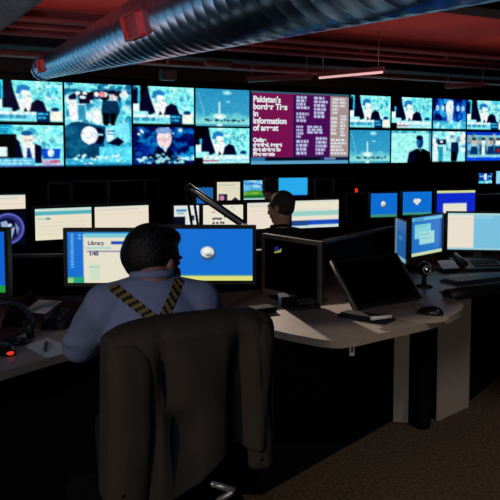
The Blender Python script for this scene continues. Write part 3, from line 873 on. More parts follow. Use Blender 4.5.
pane(436, 467, 420.5, 406.5).build('end_panel', M['panel'], dk)
b = MB(); c = Z0(420, 424); b.lathe([(.045, 0), (.05, .03), (.05, DZ - .04)], 16, (c.x, c.y - .04, 0)); b.build('support_column', M['blackpanel'], dk)
# upright screen panel behind the desk
bp_ = thing('desk_back_panel', 'low black privacy panel standing behind the console desk', 'panel', (0, 0, 0))
pts = [(-2.45, 3.90), (-.2, 4.06), (.28, 4.27), (.58, 4.76), (1.1, 5.5), (2.65, 5.62)]
b = MB(); cap = MB()
for i in range(len(pts) - 1):
    a, c = Vector((*pts[i], 0)), Vector((*pts[i + 1], 0)); d = (c - a).normalized(); n = Vector((-d.y, d.x, 0)) * .04
    b.prism([a[:2], c[:2], (c + n)[:2], (a + n)[:2]], 0, .95)
    n2 = n * .15
    cap.prism([(a - n2)[:2], (c - n2)[:2], (c + n + n2)[:2], (a + n + n2)[:2]], .95, .966)
b.build('panel_board', M['blackpanel'], bp_); cap.build('top_cap', M['edge'], bp_)
# padded dark arm rest edge on the right wing
b = MB(); b.tube([at_z(446, 297, DZ + .0) + Vector((0, -.02, .012)), at_z(470, 293, DZ) + Vector((0, -.03, .012)), at_z(500, 289, DZ) + Vector((0, -.03, .012)), at_z(555, 283, DZ) + Vector((0, -.03, .012))], .035, 12)
o = b.build('padded_armrest', M['black']); tag(o, 'long black padded armrest along the right wing of the desk', 'armrest')

# ------------------------------------------------------------------ things on the nearest desk
# telephone at the left
c = at_z(40, 326, DZ)
o = thing('desk_telephone', 'black desk telephone left of the cream page monitor', 'telephone', (c.x, c.y + .05, DZ), R(-12))
b = MB(); b.add([(-.15, -.10, 0), (.15, -.10, 0), (.15, .12, 0), (-.15, .12, 0), (-.15, -.10, .03), (.15, -.10, .03), (.15, .12, .085), (-.15, .12, .085)], [(0, 3, 2, 1), (4, 5, 6, 7), (0, 1, 5, 4), (1, 2, 6, 5), (2, 3, 7, 6), (3, 0, 4, 7)])
b.build('body', M['black'], o)
b = MB(); b.tube([(-.115, -.09, .055), (-.115, -.07, .064), (-.115, .08, .10), (-.115, .11, .105)], [.022, .016, .016, .022], 10); b.build('handset', M['navyplastic'], o)
b = MB()
for i in range(3):
    for j in range(4): b.box(.04 + i * .03, .062 + i * .03, -.07 + j * .028, -.05 + j * .028, .035 + .007 * j, .047 + .007 * j)
b.build('keypad', M['keys'], o)
b = MB(); b.add([(-.085, -.02, .0556), (.03, -.035, .0519), (.05, .09, .0832), (-.07, .1, .0857)], [(0, 1, 2, 3)])
o = b.build('paper_note', M['paper'], None, fixn=False); o.matrix_world = Matrix.Translation((c.x, c.y + .05, DZ)) @ Matrix.Rotation(R(-12), 4, 'Z')
md = o.modifiers.new('thick', 'SOLIDIFY'); md.thickness = .002; md.offset = 1
tag(o, 'pale paper note lying on the black telephone', 'paper')
# paper sheet and pen
q = [at_z(*p, DZ + .001) for p in ((24, 346), (48, 338), (76, 350), (48, 358))]
b = MB(); b.prism([p[:2] for p in q], DZ + .0005, DZ + .002); o = b.build('paper_sheet', M['paper']); tag(o, 'white paper sheet under the pen on the left desk', 'paper')
a, c = at_z(45.5, 351, DZ + .008), at_z(46.5, 342, DZ + .008)
b = MB(); b.tube([a, a.lerp(c, .15), a.lerp(c, .9), c], [.003, .0065, .0065, .005], 8); o = b.build('ballpoint_pen', M['navyplastic']); tag(o, 'dark pen lying on the white sheet', 'pen')
# red optical mouse
def mouse(label, c, rz, glow=False, s=1.0):
    o = thing('computer_mouse', label, 'mouse', c, rz)
    b = MB(); bm = bmesh.new(); bmesh.ops.create_uvsphere(bm, u_segments=20, v_segments=12, radius=1)
    for v in bm.verts:
        v.co = Vector((v.co.x * .032, v.co.y * .055, max(0, v.co.z) * .034 * (1 - .25 * v.co.y)))
    b.bm(bm, 0, True, Matrix.Diagonal((s, s, s, 1))); b.build('shell', M['blackgloss'], o)
    b = MB(); b.tube([(-.004, .035 * s, .027 * s), (.004, .035 * s, .027 * s)], .007, 10); b.build('scroll_wheel', M['edge'], o)
    if glow:
        b = MB(); b.ball((.0, -.05 * s, .012), (.014, .008, .008), 8); b.build('red_lamp', M['redled'], o)
    return o
c = at_z(6, 353, DZ); mouse('black mouse glowing red at the left photo edge', c, R(35), True, 1.15)
# dark headset beside it
c = at_z(10, 338, DZ)
o = thing('headset', 'dark headset lying on the desk by the left edge', 'headset', (c.x + .01, c.y - .06, DZ), R(20))
b = MB(); pts = [(-.10 * math.cos(t_), 0.02, .05 + .11 * math.sin(t_)) for t_ in np.linspace(0, math.pi, 16)]
b.tube(pts, .013, 8); b.build('headband', M['navyplastic'], o)
for s in (-1, 1):
    b = MB(); b.tube([(s * .105, .02, .045), (s * .075, .02, .045)], .042, 18); b.build('ear_cup', M['black'], o)
c = at_z(18, 344, DZ)
b = MB(); N = 24
b.tube([(.035 * math.cos(2 * math.pi * k / N), .03 * math.sin(2 * math.pi * k / N), .010) for k in range(N + 1)], .0095, 8)
o = b.build('cable_coil', M['black']); o.location = c; tag(o, 'small black coil of cable beside the white sheet', 'cable')
# intercom with white note in front of the off monitor
c = at_z(301, 308, DZ)
o = thing('intercom_unit', 'black intercom box in front of the switched off monitor', 'intercom', c, R(20))
b = MB(); b.add([(-.085, -.05, 0), (.085, -.05, 0), (.085, .05, 0), (-.085, .05, 0), (-.085, -.05, .018), (.085, -.05, .018), (.085, .05, .05), (-.085, .05, .05)], [(0, 3, 2, 1), (4, 5, 6, 7), (0, 1, 5, 4), (1, 2, 6, 5), (2, 3, 7, 6), (3, 0, 4, 7)])
b.build('body', M['black'], o)
b = MB()
for i in range(4):
    for j in range(2): b.box(-.02 + i * .022, -.004 + i * .022, -.03 + j * .03, -.012 + j * .03, .024 + j * .01, .034 + j * .01)
b.build('button', M['edge'], o)
c2 = at_z(284, 303, DZ)
b = MB(); b.add([(-.028, 0, 0), (.028, -.005, 0), (.032, .0, .034), (.005, .02, .05), (-.03, .025, .045)], [(0, 1, 2, 3, 4)])
o = b.build('folded_note', M['paper'], fixn=False); o.location = c2; md = o.modifiers.new('thick', 'SOLIDIFY'); md.thickness = .002
tag(o, 'small folded white note beside the black intercom', 'paper')
b = MB(); c3 = at_z(262, 312, DZ); b.box(-.06, .06, -.045, .045, 0, .028, bev=.008); o = b.build('charger_block', M['blackpanel']); o.location = c3; o.rotation_euler = (0, 0, R(30)); tag(o, 'low black charger block left of the intercom', 'charger')
# keyboard in front of the reclined display
def keyboard(label, a, c, dep, m=M['black']):
    d = c - a; L = math.hypot(d.x, d.y)
    o = thing('keyboard', label, 'keyboard', (a + c) / 2, math.atan2(d.y, d.x))
    MB().box(-L / 2, L / 2, 0, dep, 0, .016, bev=.004).build('tray', m, o)
    b = MB(); n = 14; rws = 5
    for i in range(n):
        for j in range(rws):
            x = -L / 2 + .012 + i * (L - .024) / n; y = .012 + j * (dep - .024) / rws
            b.box(x, x + (L - .024) / n * .84, y, y + (dep - .024) / rws * .82, .016, .023)
    b.build('keys', M['keys'], o)
    return o
keyboard('flat black keyboard in front of the reclined display', at_z(337, 317, DZ), at_z(385, 325, DZ), .10)
keyboard('black keyboard below the split cream monitor', at_z(458, 286, DZ), at_z(512, 279.5, DZ), .15, M['navyplastic'])
a, c = at_z(371, 318.5, DZ + .03), at_z(391, 316.5, DZ + .03)
b = MB(); b.tube([a, c], .0085, 10); o = b.build('marker_pen', M['paper']); tag(o, 'pale marker pen lying on the flat keyboard', 'pen')
# thin pale round disc with the mouse on it
q = at_z(419, 316, DZ)
b = MB(); b.prism([(q.x + .135 * math.cos(t_), q.y + .15 * math.sin(t_)) for t_ in np.linspace(0, 2 * math.pi, 40, endpoint=False)], DZ + .0005, DZ + .004)
o = b.build('pale_disc', M['mat']); tag(o, 'round pale disc on the desk lobe', 'mouse mat')  # plain pale disc under the mouse, not surely a mat
mouse('black mouse on the round pale disc', at_z(430, 314, DZ + .004), R(60), False, 1.2)
# webcam
c = at_z(424, 287, DZ)
o = thing('webcam', 'ball webcam on a stalk behind the reclined display', 'webcam', c, R(10))
b = MB(); b.lathe([(.05, 0), (.05, .008), (.015, .02), (.012, .07)], 18); b.build('stand', M['black'], o)
b = MB(); b.ball((0, 0, .105), .042, 12); b.build('ball_body', M['blackgloss'], o)
b = MB(); b.tube([(.022 * math.cos(t_), -.036, .105 + .022 * math.sin(t_)) for t_ in np.linspace(0, 2 * math.pi, 20)], .004, 6); b.build('lens_ring', M['chrome'], o)
b = MB(); b.ball((0, -.036, .105), .014, 8); b.build('lens', M['lens'], o)
b = MB(); b.ball((-.008, -.05, .112), .005, 6); b.build('lens_glint', M['whiteglint'], o)  # glowing white bead that paints the glint on the lens
# paper block and telephone on the right wing
c = at_z(455, 265, DZ)
o = thing('desk_phone', 'black conference phone between the keyboard and split monitor', 'telephone', at_z(478, 270, DZ), R(8))
b = MB(); b.add([(-.16, -.08, 0), (.16, -.08, 0), (.16, .10, 0), (-.16, .10, 0), (-.16, -.08, .025), (.16, -.08, .025), (.16, .10, .07), (-.16, .10, .07)], [(0, 3, 2, 1), (4, 5, 6, 7), (0, 1, 5, 4), (1, 2, 6, 5), (2, 3, 7, 6), (3, 0, 4, 7)]); b.build('body', M['black'], o)
b = MB()
for i in range(6):
    for j in range(3): b.box(-.04 + i * .03, -.018 + i * .03, -.05 + j * .035, -.028 + j * .035, .028 + j * .009, .042 + j * .009)
b.build('keypad', M['edge'], o)
b = MB(); b.tube([(-.12, -.07, .05), (-.12, .09, .088)], .02, 10); b.build('handset', M['black'], o)
q = thing('card_holder', 'pale card leaning on a small black holder below the blue document monitor', 'card', at_z(450, 273, DZ), R(20))
MB().box(-.055, .055, -.015, .06, 0, .03, bev=.004).build('holder', M['black'], q)
b = MB(); b.box(-.06, .06, -.0, .003, 0, .075); b.xf(Matrix.Translation((0, -.01, .032)) @ Matrix.Rotation(R(-55), 4, 'X')); b.build('card_face', M['paper'], q)
# paper tag hanging from the desk edge
c = at_z(351.5, 339.5, DZ - .03)
b = MB(); b.box(-.0105, .0105, -.001, .001, -.066, -.012); b.tube([(0, 0, -.012), (0, 0, .0)], .001, 6); b.box(-.006, .006, -.0016, -.001, -.052, -.022, 1)
o = b.build('paper_tag', [M['paper'], M['edge']]); o.location = (c.x, c.y - .02, DZ - .03); tag(o, 'small white paper tag hanging from the desk edge', 'tag')
# ------------------------------------------------------------------ rows behind
RZ_ = .74
def row_desk(v0, v1, u0, u1, label):
    o = thing('row_desk', label, 'desk', uv(u0, v0), A29)
    L = u1 - u0; D = v1 - v0
    MB().box(0, L, 0, D, RZ_ - .03, RZ_).build('worktop', M['edge'], o)
    MB().box(0.02, L - .02, D * .5, D * .5 + .03, 0, RZ_ - .031).build('modesty_panel', M['blackpanel'], o)
    for k in range(int(L / 2.0) + 1):
        x = min(k * 2.0 + .02, L - .05)
        MB().box(x, x + .03, .05, D * .5 - .002, 0, RZ_ - .031).build('side_panel', M['blackpanel'], o)
    q = MB().box(0, L, D + .03, D + .06, 0, 1.0).build('row_divider', M['blackpanel']); q.location = o.location; q.rotation_euler = o.rotation_euler
    tag(q, label.replace('long dark desk of', 'low black divider behind the desk of'), 'divider')
row_desk(4.75, 5.5, 1.0, 7.4, 'long dark desk of the second monitor row')
row_desk(6.95, 7.7, 1.2, 7.9, 'long dark desk of the third monitor row')
row_desk(9.3, 10.0, 6.8, 13.0, 'long dark desk of the farthest monitor row at right')

def rmon(label, xl, xr, yt, yb, v, pic, turn=1.0, **k):
    Yl, Yr = row_y(xl, v), row_y(xr, v)
    mid = (Yl + Yr) / 2
    Yl, Yr = mid + (Yl - mid) * turn, mid + (Yr - mid) * turn
    return monitor(label, xl, xr, yt, yb, Yl, Yr, pic, RZ_, **k)
V2, V3, V4 = 5.1, 7.3, 9.6
rmon('monitor showing a round violet crest at the left photo edge', -10, 25.5, (212, 212), (247, 244), V2, pic_crest())
rmon('cream monitor with a teal header bar, second row left', 35, 91.5, (209, 207), (241.5, 236.5), V2, pic_page(bars=((.10, .22, (60, 170, 190)),)))
rmon('plain cream monitor right of the teal header one', 94.5, 148.5, (206, 206), (230.5, 228), V2, pic_plain())
rmon('monitor of white and black panes behind the lamp arm', 174, 199, (206, 205), (226, 225), V2, pic_pieces(), turn=.5, bez=.008)
rmon('cream monitor with rows of dark dots', 203, 243, (206, 204), (226, 226), V2, pic_dots(), turn=.5, bez=.012)
rmon('plain cream monitor left of the man in black', 247, 288, (204, 201), (228, 229), V2, pic_plain(), turn=.7, bez=.010)
rmon('cream monitor with teal and blue bands right of the man in black', 291.5, 338.5, (200.5, 200), (227.5, 227.5), V2, pic_wide_report(), turn=.7, bez=.012)
dm = rmon('black monitor with a red standby lamp', 348, 365, (195, 194), (224, 223), V2, None, off=True)
b = MB(); b.ball((0, -.055, dm['z1'] + .035), (.014, .012, .02), 8); b.tube([(0, -.05, dm['z1'] + .01), (0, -.05, dm['z1'] + .03)], .006, 6); b.build('standby_lamp', M['redled'], dm)
rmon('small blue desktop monitor with white emblem beside the black monitor', 370.5, 397, (193.5, 193), (217.5, 216.5), V2, pic_seal(60, 44, (60, 140, 110), 1.15, .48, .45), turn=.5, bez=.013)
rmon('small blue desktop monitor with a white cloud emblem', 402.5, 431.5, (192.5, 191), (215, 214.5), V2, pic_seal(60, 44, (50, 140, 120), 1.0, .5, .42, cloud=True), turn=.5, bez=.013)
rmon('royal blue monitor with yellow top strip and white window', 436.5, 475, (190, 191), (213, 213), V2, pic_royal(), turn=.5, bez=.013)
# third row
rmon('cream monitor behind the violet crest one', -14, 25.5, (195, 195), (222, 222), V3, pic_plain(), turn=.7)
rmon('switched off monitor at left end of the dark third row', 50, 69, (185, 184), (204, 204), V3, None, off=True, bezm=M['edge'])
rmon('switched off monitor behind the cream teal header one', 73, 105, (182.5, 182), (204, 203), V3, None, off=True, bezm=M['edge'])
rmon('switched off monitor behind the plain cream one', 110, 143, (182, 181.5), (203, 202), V3, None, off=True, bezm=M['edge'])
rmon('switched off narrow monitor right end of the dark group', 146.5, 157, (180.5, 181), (203, 203), V3, None, off=True, bezm=M['edge'])
rmon('small blue monitor behind the lamp arm', 196.5, 213, (188, 187), (204, 203), V3, pic_cyan(col=(26, 92, 160)), turn=.5, bez=.012)
rmon('small cream monitor with a dark lower corner', 217, 240, (182, 182), (200.5, 200), V3, pic_cream_dark(), turn=.5, bez=.012)
rmon('small monitor showing green meadow and sky', 243.5, 273, (180.5, 180), (200, 199), V3, pic_meadow(), turn=.5, bez=.012)
rmon('small plain cyan monitor beyond the men', 278.5, 307.5, (178, 177.5), (196, 195), V3, pic_cyan(), turn=.5, bez=.012)
rmon('switched off monitor right of the cyan one', 316, 330, (180, 180), (197, 197), V3, None, turn=.5, off=True, bezm=M['edge'])
rmon('switched off monitor second right of the cyan one', 335, 352, (180, 180), (197, 197), V3, None, turn=.5, off=True)
rmon('small far monitor with mixed blue picture near right edge', 478.5, 492, (173.5, 173), (184, 183.5), V4, pic_blue_group(30, 24, 63), turn=.4, bez=.012)
rmon('small far pale blue monitor cut by the right photo edge', 496, 512, (171, 171), (184, 184), V4, pic_cyan(col=(130, 205, 225)), turn=.4, bez=.012)
for o in list(COL.objects): mon_clean(o)

# desk lamp with sprung arms on the second row
c = at_y(200, 236, 5.05); c.z = RZ_
o = thing('desk_lamp', 'black sprung arm desk lamp before the dotted cream monitor', 'lamp', c, 0)
b = MB(); b.lathe([(.075, 0), (.075, .02), (.02, .035), (.016, .06)], 20); b.build('base', M['black'], o)
def loc(px, py): return at_y(px, py, 5.0) - c
e0, e1, e2 = Vector((0, 0, .05)), loc(188.5, 187), loc(244, 225)
b = MB()
for dx in (-.02, .022): b.tube([e0 + Vector((dx, 0, 0)), e1 + Vector((dx, 0, 0))], .009, 8)
b.tube([e1 + Vector((-.03, 0, 0)), e1 + Vector((.03, 0, 0))], .014, 8); b.build('lower_arm', M['black'], o)
b = MB()
for dz in (-.022, .022): b.tube([e1 + Vector((0, 0, dz)), e2 + Vector((0, 0, dz))], .008, 8)
b.build('upper_arm', M['black'], o)
b = MB(); b.tube([e1.lerp(e2, .05), e1.lerp(e2, .97)], .011, 8); b.build('arm_spring', M['steelblue'], o)
b = MB(); d = (e2 - e1).normalized(); b.tube([e2, e2 + d * .03 + Vector((0, 0, -.02)), e2 + d * .05 + Vector((0, 0, -.07))], [.02, .035, .06], 14); b.build('lamp_shade', M['black'], o)

# ------------------------------------------------------------------ people
def remesh(mb, voxel, name, m, parent, smooth=6):
    o = mb.build(name, m, parent)
    md = o.modifiers.new('r', 'REMESH'); md.mode = 'VOXEL'; md.voxel_size = voxel; md.use_smooth_shade = True
    ms = o.modifiers.new('s', 'SMOOTH'); ms.factor = .5; ms.iterations = smooth
    dg = bpy.context.evaluated_depsgraph_get(); dg.update()
    me = bpy.data.meshes.new_from_object(o.evaluated_get(dg))
    o.modifiers.clear(); old = o.data; o.data = me; bpy.data.meshes.remove(old)
    me.name = name
    if not me.materials: me.materials.append(m)
    for p in me.polygons: p.use_smooth = True; p.material_index = 0
    return o
def limb(b, pts, rs):
    pts = [Vector(p) for p in pts]
    for i in range(len(pts) - 1):
        b.tube([pts[i], pts[i + 1]], [rs[i], rs[i + 1]], 14)
    for p, r in zip(pts, rs): b.ball(p, r, 8)

def person(label, loc, rz, scale, P, top, hairm, vox):
    o = thing('person', label, 'person', loc, rz)
    o.scale = (scale,) * 3
    HT = Vector(P['head']); yaw = P['yaw']; nod = P['nod']
    RH = Matrix.Translation(HT) @ Matrix.Rotation(yaw, 4, 'Z') @ Matrix.Rotation(nod, 4, 'X')
    rot3 = RH.to_3x3()
    hp = lambda x, y, z: RH @ Vector((x, y, z))
    sh = P['sh']      # shoulder height
    shy = P['shy']; W_ = P.get('w', 1.0)
    # --- one continuous body
    b = MB()
    b.ball(hp(0, -.012, .03), (.074, .094, .088), 14, rot=rot3)      # skull
    b.ball(hp(0, .035, -.035), (.058, .060, .078), 12, rot=rot3)     # face
    b.ball(hp(0, .052, -.095), (.034, .032, .028), 10, rot=rot3)     # chin
    b.ball(hp(0, .10, -.03), (.012, .020, .022), 8, rot=rot3)        # nose
    b.ball(hp(0, .088, -.012), (.010, .014, .030), 8, rot=rot3)
    for s in (-1, 1):
        b.ball(hp(s * .03, .082, .022), (.026, .012, .010), 8, rot=rot3)   # brows
        b.ball(hp(s * .044, .055, -.03), (.022, .026, .026), 8, rot=rot3)  # cheeks
        b.ball(hp(s * .078, -.008, -.012), (.010, .020, .034), 8, rot=rot3)  # ears
        b.ball(hp(s * .080, -.016, .004), (.012, .014, .020), 8, rot=rot3)
    neck = Vector((0, shy, sh + .03))
    limb(b, [neck + Vector((0, 0, -.08)), neck, hp(0, -.02, -.06)], [.075, .062, .056])
    tors = [((0, 0, .47), .12, .09), ((0, 0, .54), .15, .11), ((0, -.01, .68), .13, .10), ((0, shy * .5, .85), .145, .105), ((0, shy * .8, sh - .10), .16, .10), ((0, shy, sh), .12, .07), ((0, shy, sh + .04), .06, .05)]
    tors = [(c, rx * W_, ry) for c, rx, ry in tors]; b.loft(tors, 20)
    hands = []
    for s in (-1, 1):
        A = P['armL'] if s < 0 else P['armR']
        limb(b, [(s * .165 * W_, shy, sh - .03), A[0], A[1]], [.050, .040, .028])
        wr, el = Vector(A[1]), Vector(A[0])
        f = (wr - el).normalized(); f.z *= .3; f.normalize()
        sd = f.cross(Vector((0, 0, 1))).normalized() * s
        up = Vector((0, 0, 1))
        pc = wr + f * .045
        b.ball(pc, (.036, .045, .016), 8, rot=Matrix((sd * s, f, up)).transposed())
        limb(b, [wr, wr + f * .04], [.026, .022])
        for i, (off, ln) in enumerate(((-.030, .068), (-.010, .078), (.010, .072), (.029, .056))):
            r0 = pc + f * .035 + sd * off
            k1 = r0 + f * ln * .45 + sd * off * .25 + up * .010
            k2 = k1 + f * ln * .33 - up * .010
            k3 = k2 + f * ln * .22 - up * .016
            limb(b, [r0, k1, k2, k3], [.0095, .009, .008, .007])
        t0 = pc - sd * .030 - f * .015; t1 = t0 - sd * .025 + f * .028; t2 = t1 + f * .030 - sd * .004 - up * .008
        limb(b, [t0, t1, t2], [.013, .011, .009])
        limb(b, [(s * .09, .02, .52), P['knee'][s], P['ank'][s]], [.07, .05, .035])
    body = remesh(b, vox, 'body', M['skin'], o, 4)
    # eyes and lips
    for s in (-1, 1):
        MB().ball(hp(s * .031, .080, .004), (.013, .012, .010), 8, rot=rot3).build('eye', M['eyewhite'], o)
        MB().ball(hp(s * .031, .0905, .004), (.006, .003, .006), 8, rot=rot3).build('iris', M['iris'], o)
    MB().ball(hp(0, .088, -.066), (.022, .008, .007), 8, rot=rot3).build('lips', M['lip'], o)
    # --- hair
    b = MB()
    b.ball(hp(0, -.022, .038), (.086, .100, .092), 14, rot=rot3)
    if P.get('full'):
        b.ball(hp(0, -.046, .026), (.085, .076, .076), 14, rot=rot3)
        b.ball(hp(0, -.062, -.008), (.062, .045, .045), 12, rot=rot3)
        b.ball(hp(0, .02, .085), (.070, .072, .040), 12, rot=rot3)
        for s in (-1, 1): b.ball(hp(s * .066, .012, .02), (.016, .032, .045), 8, rot=rot3)
    else:
        b.ball(hp(0, -.045, 0.0), (.076, .066, .070), 12, rot=rot3)
    remesh(b, vox * 1.1, 'hair', hairm, o, 3)
    # --- shirt or jacket
    b = MB()
    g = .016
    tr = [((0, 0.0, .50), .165, .125), ((0, 0, .58), .165, .128), ((0, -.012, .70), .158, .128), ((0, shy * .45 - .005, .83), .170, .132), ((0, shy * .75 - .01, sh - .14), .186, .134), ((0, shy - .006, sh - .05), .178, .115), ((0, shy, sh + .005), .130, .088), ((0, shy + .006, sh + .03), .082, .076), ((0, shy + .012, sh + .046), .068, .068)]
    tr = [(c, rx * (W_ if rx > .1 else 1), ry) for c, rx, ry in tr]; b.loft(tr, 24)
    for s in (-1, 1):
        A = P['armL'] if s < 0 else P['armR']
        S0 = Vector((s * .165 * W_, shy, sh - .045)); E = Vector(A[0]); W = Vector(A[1])
        limb(b, [(s * .06, shy, sh - .01), S0, S0.lerp(E, .5), E, E.lerp(W, .5), E.lerp(W, .93)], [.06, .076, .068, .058, .052, .040])
        # soft folds at the elbow
        b.ball(S0.lerp(E, .82) + Vector((s * .012, -.008, 0)), (.060, .058, .03), 8)
    shirt = remesh(b, vox * 1.15, 'shirt' if P.get('full') else 'suit_jacket', top, o, 5)
    # wrinkles
    for v in shirt.data.vertices:
        n = noise.noise(Vector((v.co.x * 9, v.co.y * 9, v.co.z * 16))) * .5 + noise.noise(Vector((v.co.x * 22 + v.co.z * 14, v.co.y * 20, v.co.z * 20))) * .3
        v.co += v.normal * n * .007
    # collar
    b = MB(); N = 28
    ring = []
    cpos = Vector((0, shy + .012, sh + .040))
    for (dz, r) in ((.0, .071), (.014, .071), (.022, .066), (.022, .061), (.0, .062)):
        ring.append([(cpos.x + r * math.cos(2 * math.pi * k / N) * 1.02, cpos.y + r * math.sin(2 * math.pi * k / N), cpos.z + dz - .010 * math.sin(2 * math.pi * k / N)) for k in range(N)])
    vs = [p for rr in ring for p in rr]; fs = []
    for i in range(4):
        for k in range(N): fs.append((i * N + k, i * N + (k + 1) % N, (i + 1) * N + (k + 1) % N, (i + 1) * N + k))
    for k in range(N): fs.append((4 * N + k, 4 * N + (k + 1) % N, (k + 1) % N, k))
    b.add(vs, fs, 0, True); b.build('collar', top, shirt)
    # --- trousers and shoes
    b = MB(); b.loft([((0, 0, .465), .15, .12), ((0, 0, .53), .17, .135), ((0, 0, .60), .16, .125)], 20)
    for s in (-1, 1):
        limb(b, [(s * .09, .02, .535), P['knee'][s], P['ank'][s]], [.083, .064, .05])
    remesh(b, vox * 1.3, 'trousers', M['trousers'], o, 4)
    for s in (-1, 1):
        a = Vector(P['ank'][s])
        b = MB(); b.ball((a.x, a.y + .06, .042), (.045, .13, .04), 10); b.ball((a.x, a.y, .06), (.042, .05, .055), 8)
        bb = remesh(b, .012, 'shoe', M['shoe'], o, 2)
    return o, shirt

# ------------------------------------------------------------------ chairs
def office_chair(label, loc, rz, hi=1.05, width=.43, seat=.455, group=None):
    o = thing('office_chair', label, 'chair', loc, rz, group)
    b = MB(); b.box(-.25, .25, -.22, .25, seat - .075, seat - .005, bev=.03); b.build('seat', M['chairfab'], o)
    # backrest: rounded shell
    b = MB(); nz, nx = 14, 12; vs = []; fs = []
    for sgn in (0, 1):
        for j in range(nz + 1):
            t = j / nz; z = seat + .05 + (hi - seat - .05) * t
            for i in range(nx + 1):
                s = -1 + 2 * i / nx
                wz = width / 2 * (1 - .10 * max(0, t - .75) / .25 * max(0, t - .75) / .25)
                x = s * wz
                y = -.235 - .02 * math.sin(t * math.pi) - .03 * t + (.025 * s * s) - (sgn * (.055 * (1 - abs(s) ** 6 * .7) * (1 - (2 * t - 1) ** 8 * .6)))
                vs.append((x, y, z))
    n1 = (nz + 1) * (nx + 1)
    for sgn in (0, 1):
        for j in range(nz):
            for i in range(nx):
                a = sgn * n1 + j * (nx + 1) + i; q = (a, a + 1, a + nx + 2, a + nx + 1)
                fs.append(q if sgn else q[::-1])
    for j in range(nz):
        for i in (0, nx):
            a = j * (nx + 1) + i; fs.append((a, a + nx + 1, a + nx + 1 + n1, a + n1))
    for i in range(nx):
        for j in (0, nz):
            a = j * (nx + 1) + i; fs.append((a, a + 1, a + 1 + n1, a + n1))
    b.add(vs, fs, 0, True); b.build('backrest', M['chairfab'], o)
    b = MB(); b.tube([(0, -.18, seat - .06), (0, -.30, seat - .03), (0, -.32, seat + .05), (0, -.305, seat + .2)], .022, 8, flat=(1.6, .7)); b.build('back_bracket', M['black'], o)
    b = MB(); b.lathe([(.045, .10), (.045, .16), (.028, .165), (.028, seat - .08), (.07, seat - .076)], 16); b.build('column', M['black'], o)
    for k in range(5):
        w = 2 * math.pi * k / 5 + .3
        d = Vector((math.cos(w), math.sin(w), 0))
        b = MB(); b.tube([d * .03 + Vector((0, 0, .135)), d * .18 + Vector((0, 0, .115)), d * .31 + Vector((0, 0, .085))], [.03, .024, .018], 8); lg_ = b.build('base_leg', M['black'], o)
        b = MB(); sd = Vector((-d.y, d.x, 0)); c_ = d * .30 + Vector((0, 0, .03)); b.tube([c_ - sd * .025, c_ + sd * .025], .03, 14); b.build('caster', M['black'], lg_)
    return o

CH = Vector((-.293, 2.27, 0)); CRZ = R(23)
ch = office_chair('black high backed office chair under the draped jacket', CH, CRZ, 1.055, .42)

# bent pale metal brace on the chair's back, showing below the jacket hem
mi_ = (Matrix.Translation(CH) @ Matrix.Rotation(CRZ, 4, 'Z')).inverted()
q_ = [mi_ @ at_y(*a_) for a_ in ((213, 484, 1.905), (225, 487.5, 1.905), (234, 490, 1.905), (231, 493, 1.905), (219, 500, 1.905), (212, 512, 1.93))]
b = MB(); b.tube(q_, .0085, 10); b.ball(q_[0], .0085, 6); o = b.build('back_brace', M['chrome'], ch); o['label'] = 'bent pale metal brace'
P1 = dict(w=.87, head=(.012, .10, 1.172), yaw=R(-46), nod=R(-8), sh=1.095, shy=.03, full=True,
          armL=((-.225, .17, .90), (-.16, .42, .83)), armR=((.225, .20, .90), (.15, .44, .83)),
          knee={-1: (-.11, .44, .53), 1: (.11, .44, .53)}, ank={-1: (-.11, .40, .10), 1: (.11, .42, .10)})
man, shirt = person('seated man with black hair, blue shirt and striped braces, seen from behind', CH + Vector((-.005, .0, 0)), R(14), 1.0, P1, M['shirt'], M['hair'], .007)

# striped Y braces on his back, following the shirt surface
bm_ = bmesh.new(); bm_.from_mesh(shirt.data); bvh = BVHTree.FromBMesh(bm_); bm_.free()
def braces(pts, wid, nm):
    pts = [Vector(p) for p in pts]
    L = [0]
    for i in range(1, len(pts)): L.append(L[-1] + (pts[i] - pts[i - 1]).length)
    n = int(L[-1] / .0055)
    b = MB(); rows = []
    for k in range(n + 1):
        s = L[-1] * k / n
        i = max(j for j in range(len(L) - 1) if L[j] <= s + 1e-9)
        f = (s - L[i]) / (L[i + 1] - L[i])
        c = pts[i].lerp(pts[i + 1], f); d = (pts[i + 1] - pts[i]).normalized()
        sd = Vector((d.z, 0, -d.x)).normalized() if abs(d.y) < .9 else Vector((1, 0, 0))
        rw = []
        for e in (-1, -.33, .33, 1):
            q = c + sd * wid / 2 * e
            hit = bvh.ray_cast(Vector((q.x, -1.0, q.z)), Vector((0, 1, 0)))
            if hit[0] is None: hit = bvh.find_nearest(Vector((q.x, c.y, q.z)))
            h = Vector(hit[0]); nn = Vector(hit[1])
            rw.append((h + Vector((0, -.004, .002)), h + Vector((0, .004, -.002))))
        rows.append(rw)
    for k in range(n):
        for e in range(3):
            q = [rows[k][e], rows[k][e + 1], rows[k + 1][e + 1], rows[k + 1][e]]
            vs = [a[0] for a in q] + [a[1] for a in q]
            b.add(vs, [(0, 1, 2, 3), (7, 6, 5, 4), (0, 4, 5, 1), (1, 5, 6, 2), (2, 6, 7, 3), (3, 7, 4, 0)], 1 if ((k + e) // 2) % 2 else 0)
    return b.build(nm, [M['strapb'], M['strapy']], shirt)
braces([(-.13, -.05, 1.125), (-.115, -.07, 1.11), (.006, -.1, 1.02)], .029, 'brace_strap')
braces([(.080, -.05, 1.135), (.070, -.07, 1.12), (.006, -.1, 1.02)], .029, 'brace_strap')
braces([(.006, -.1, 1.021), (.006, -.12, .80)], .034, 'brace_strap')

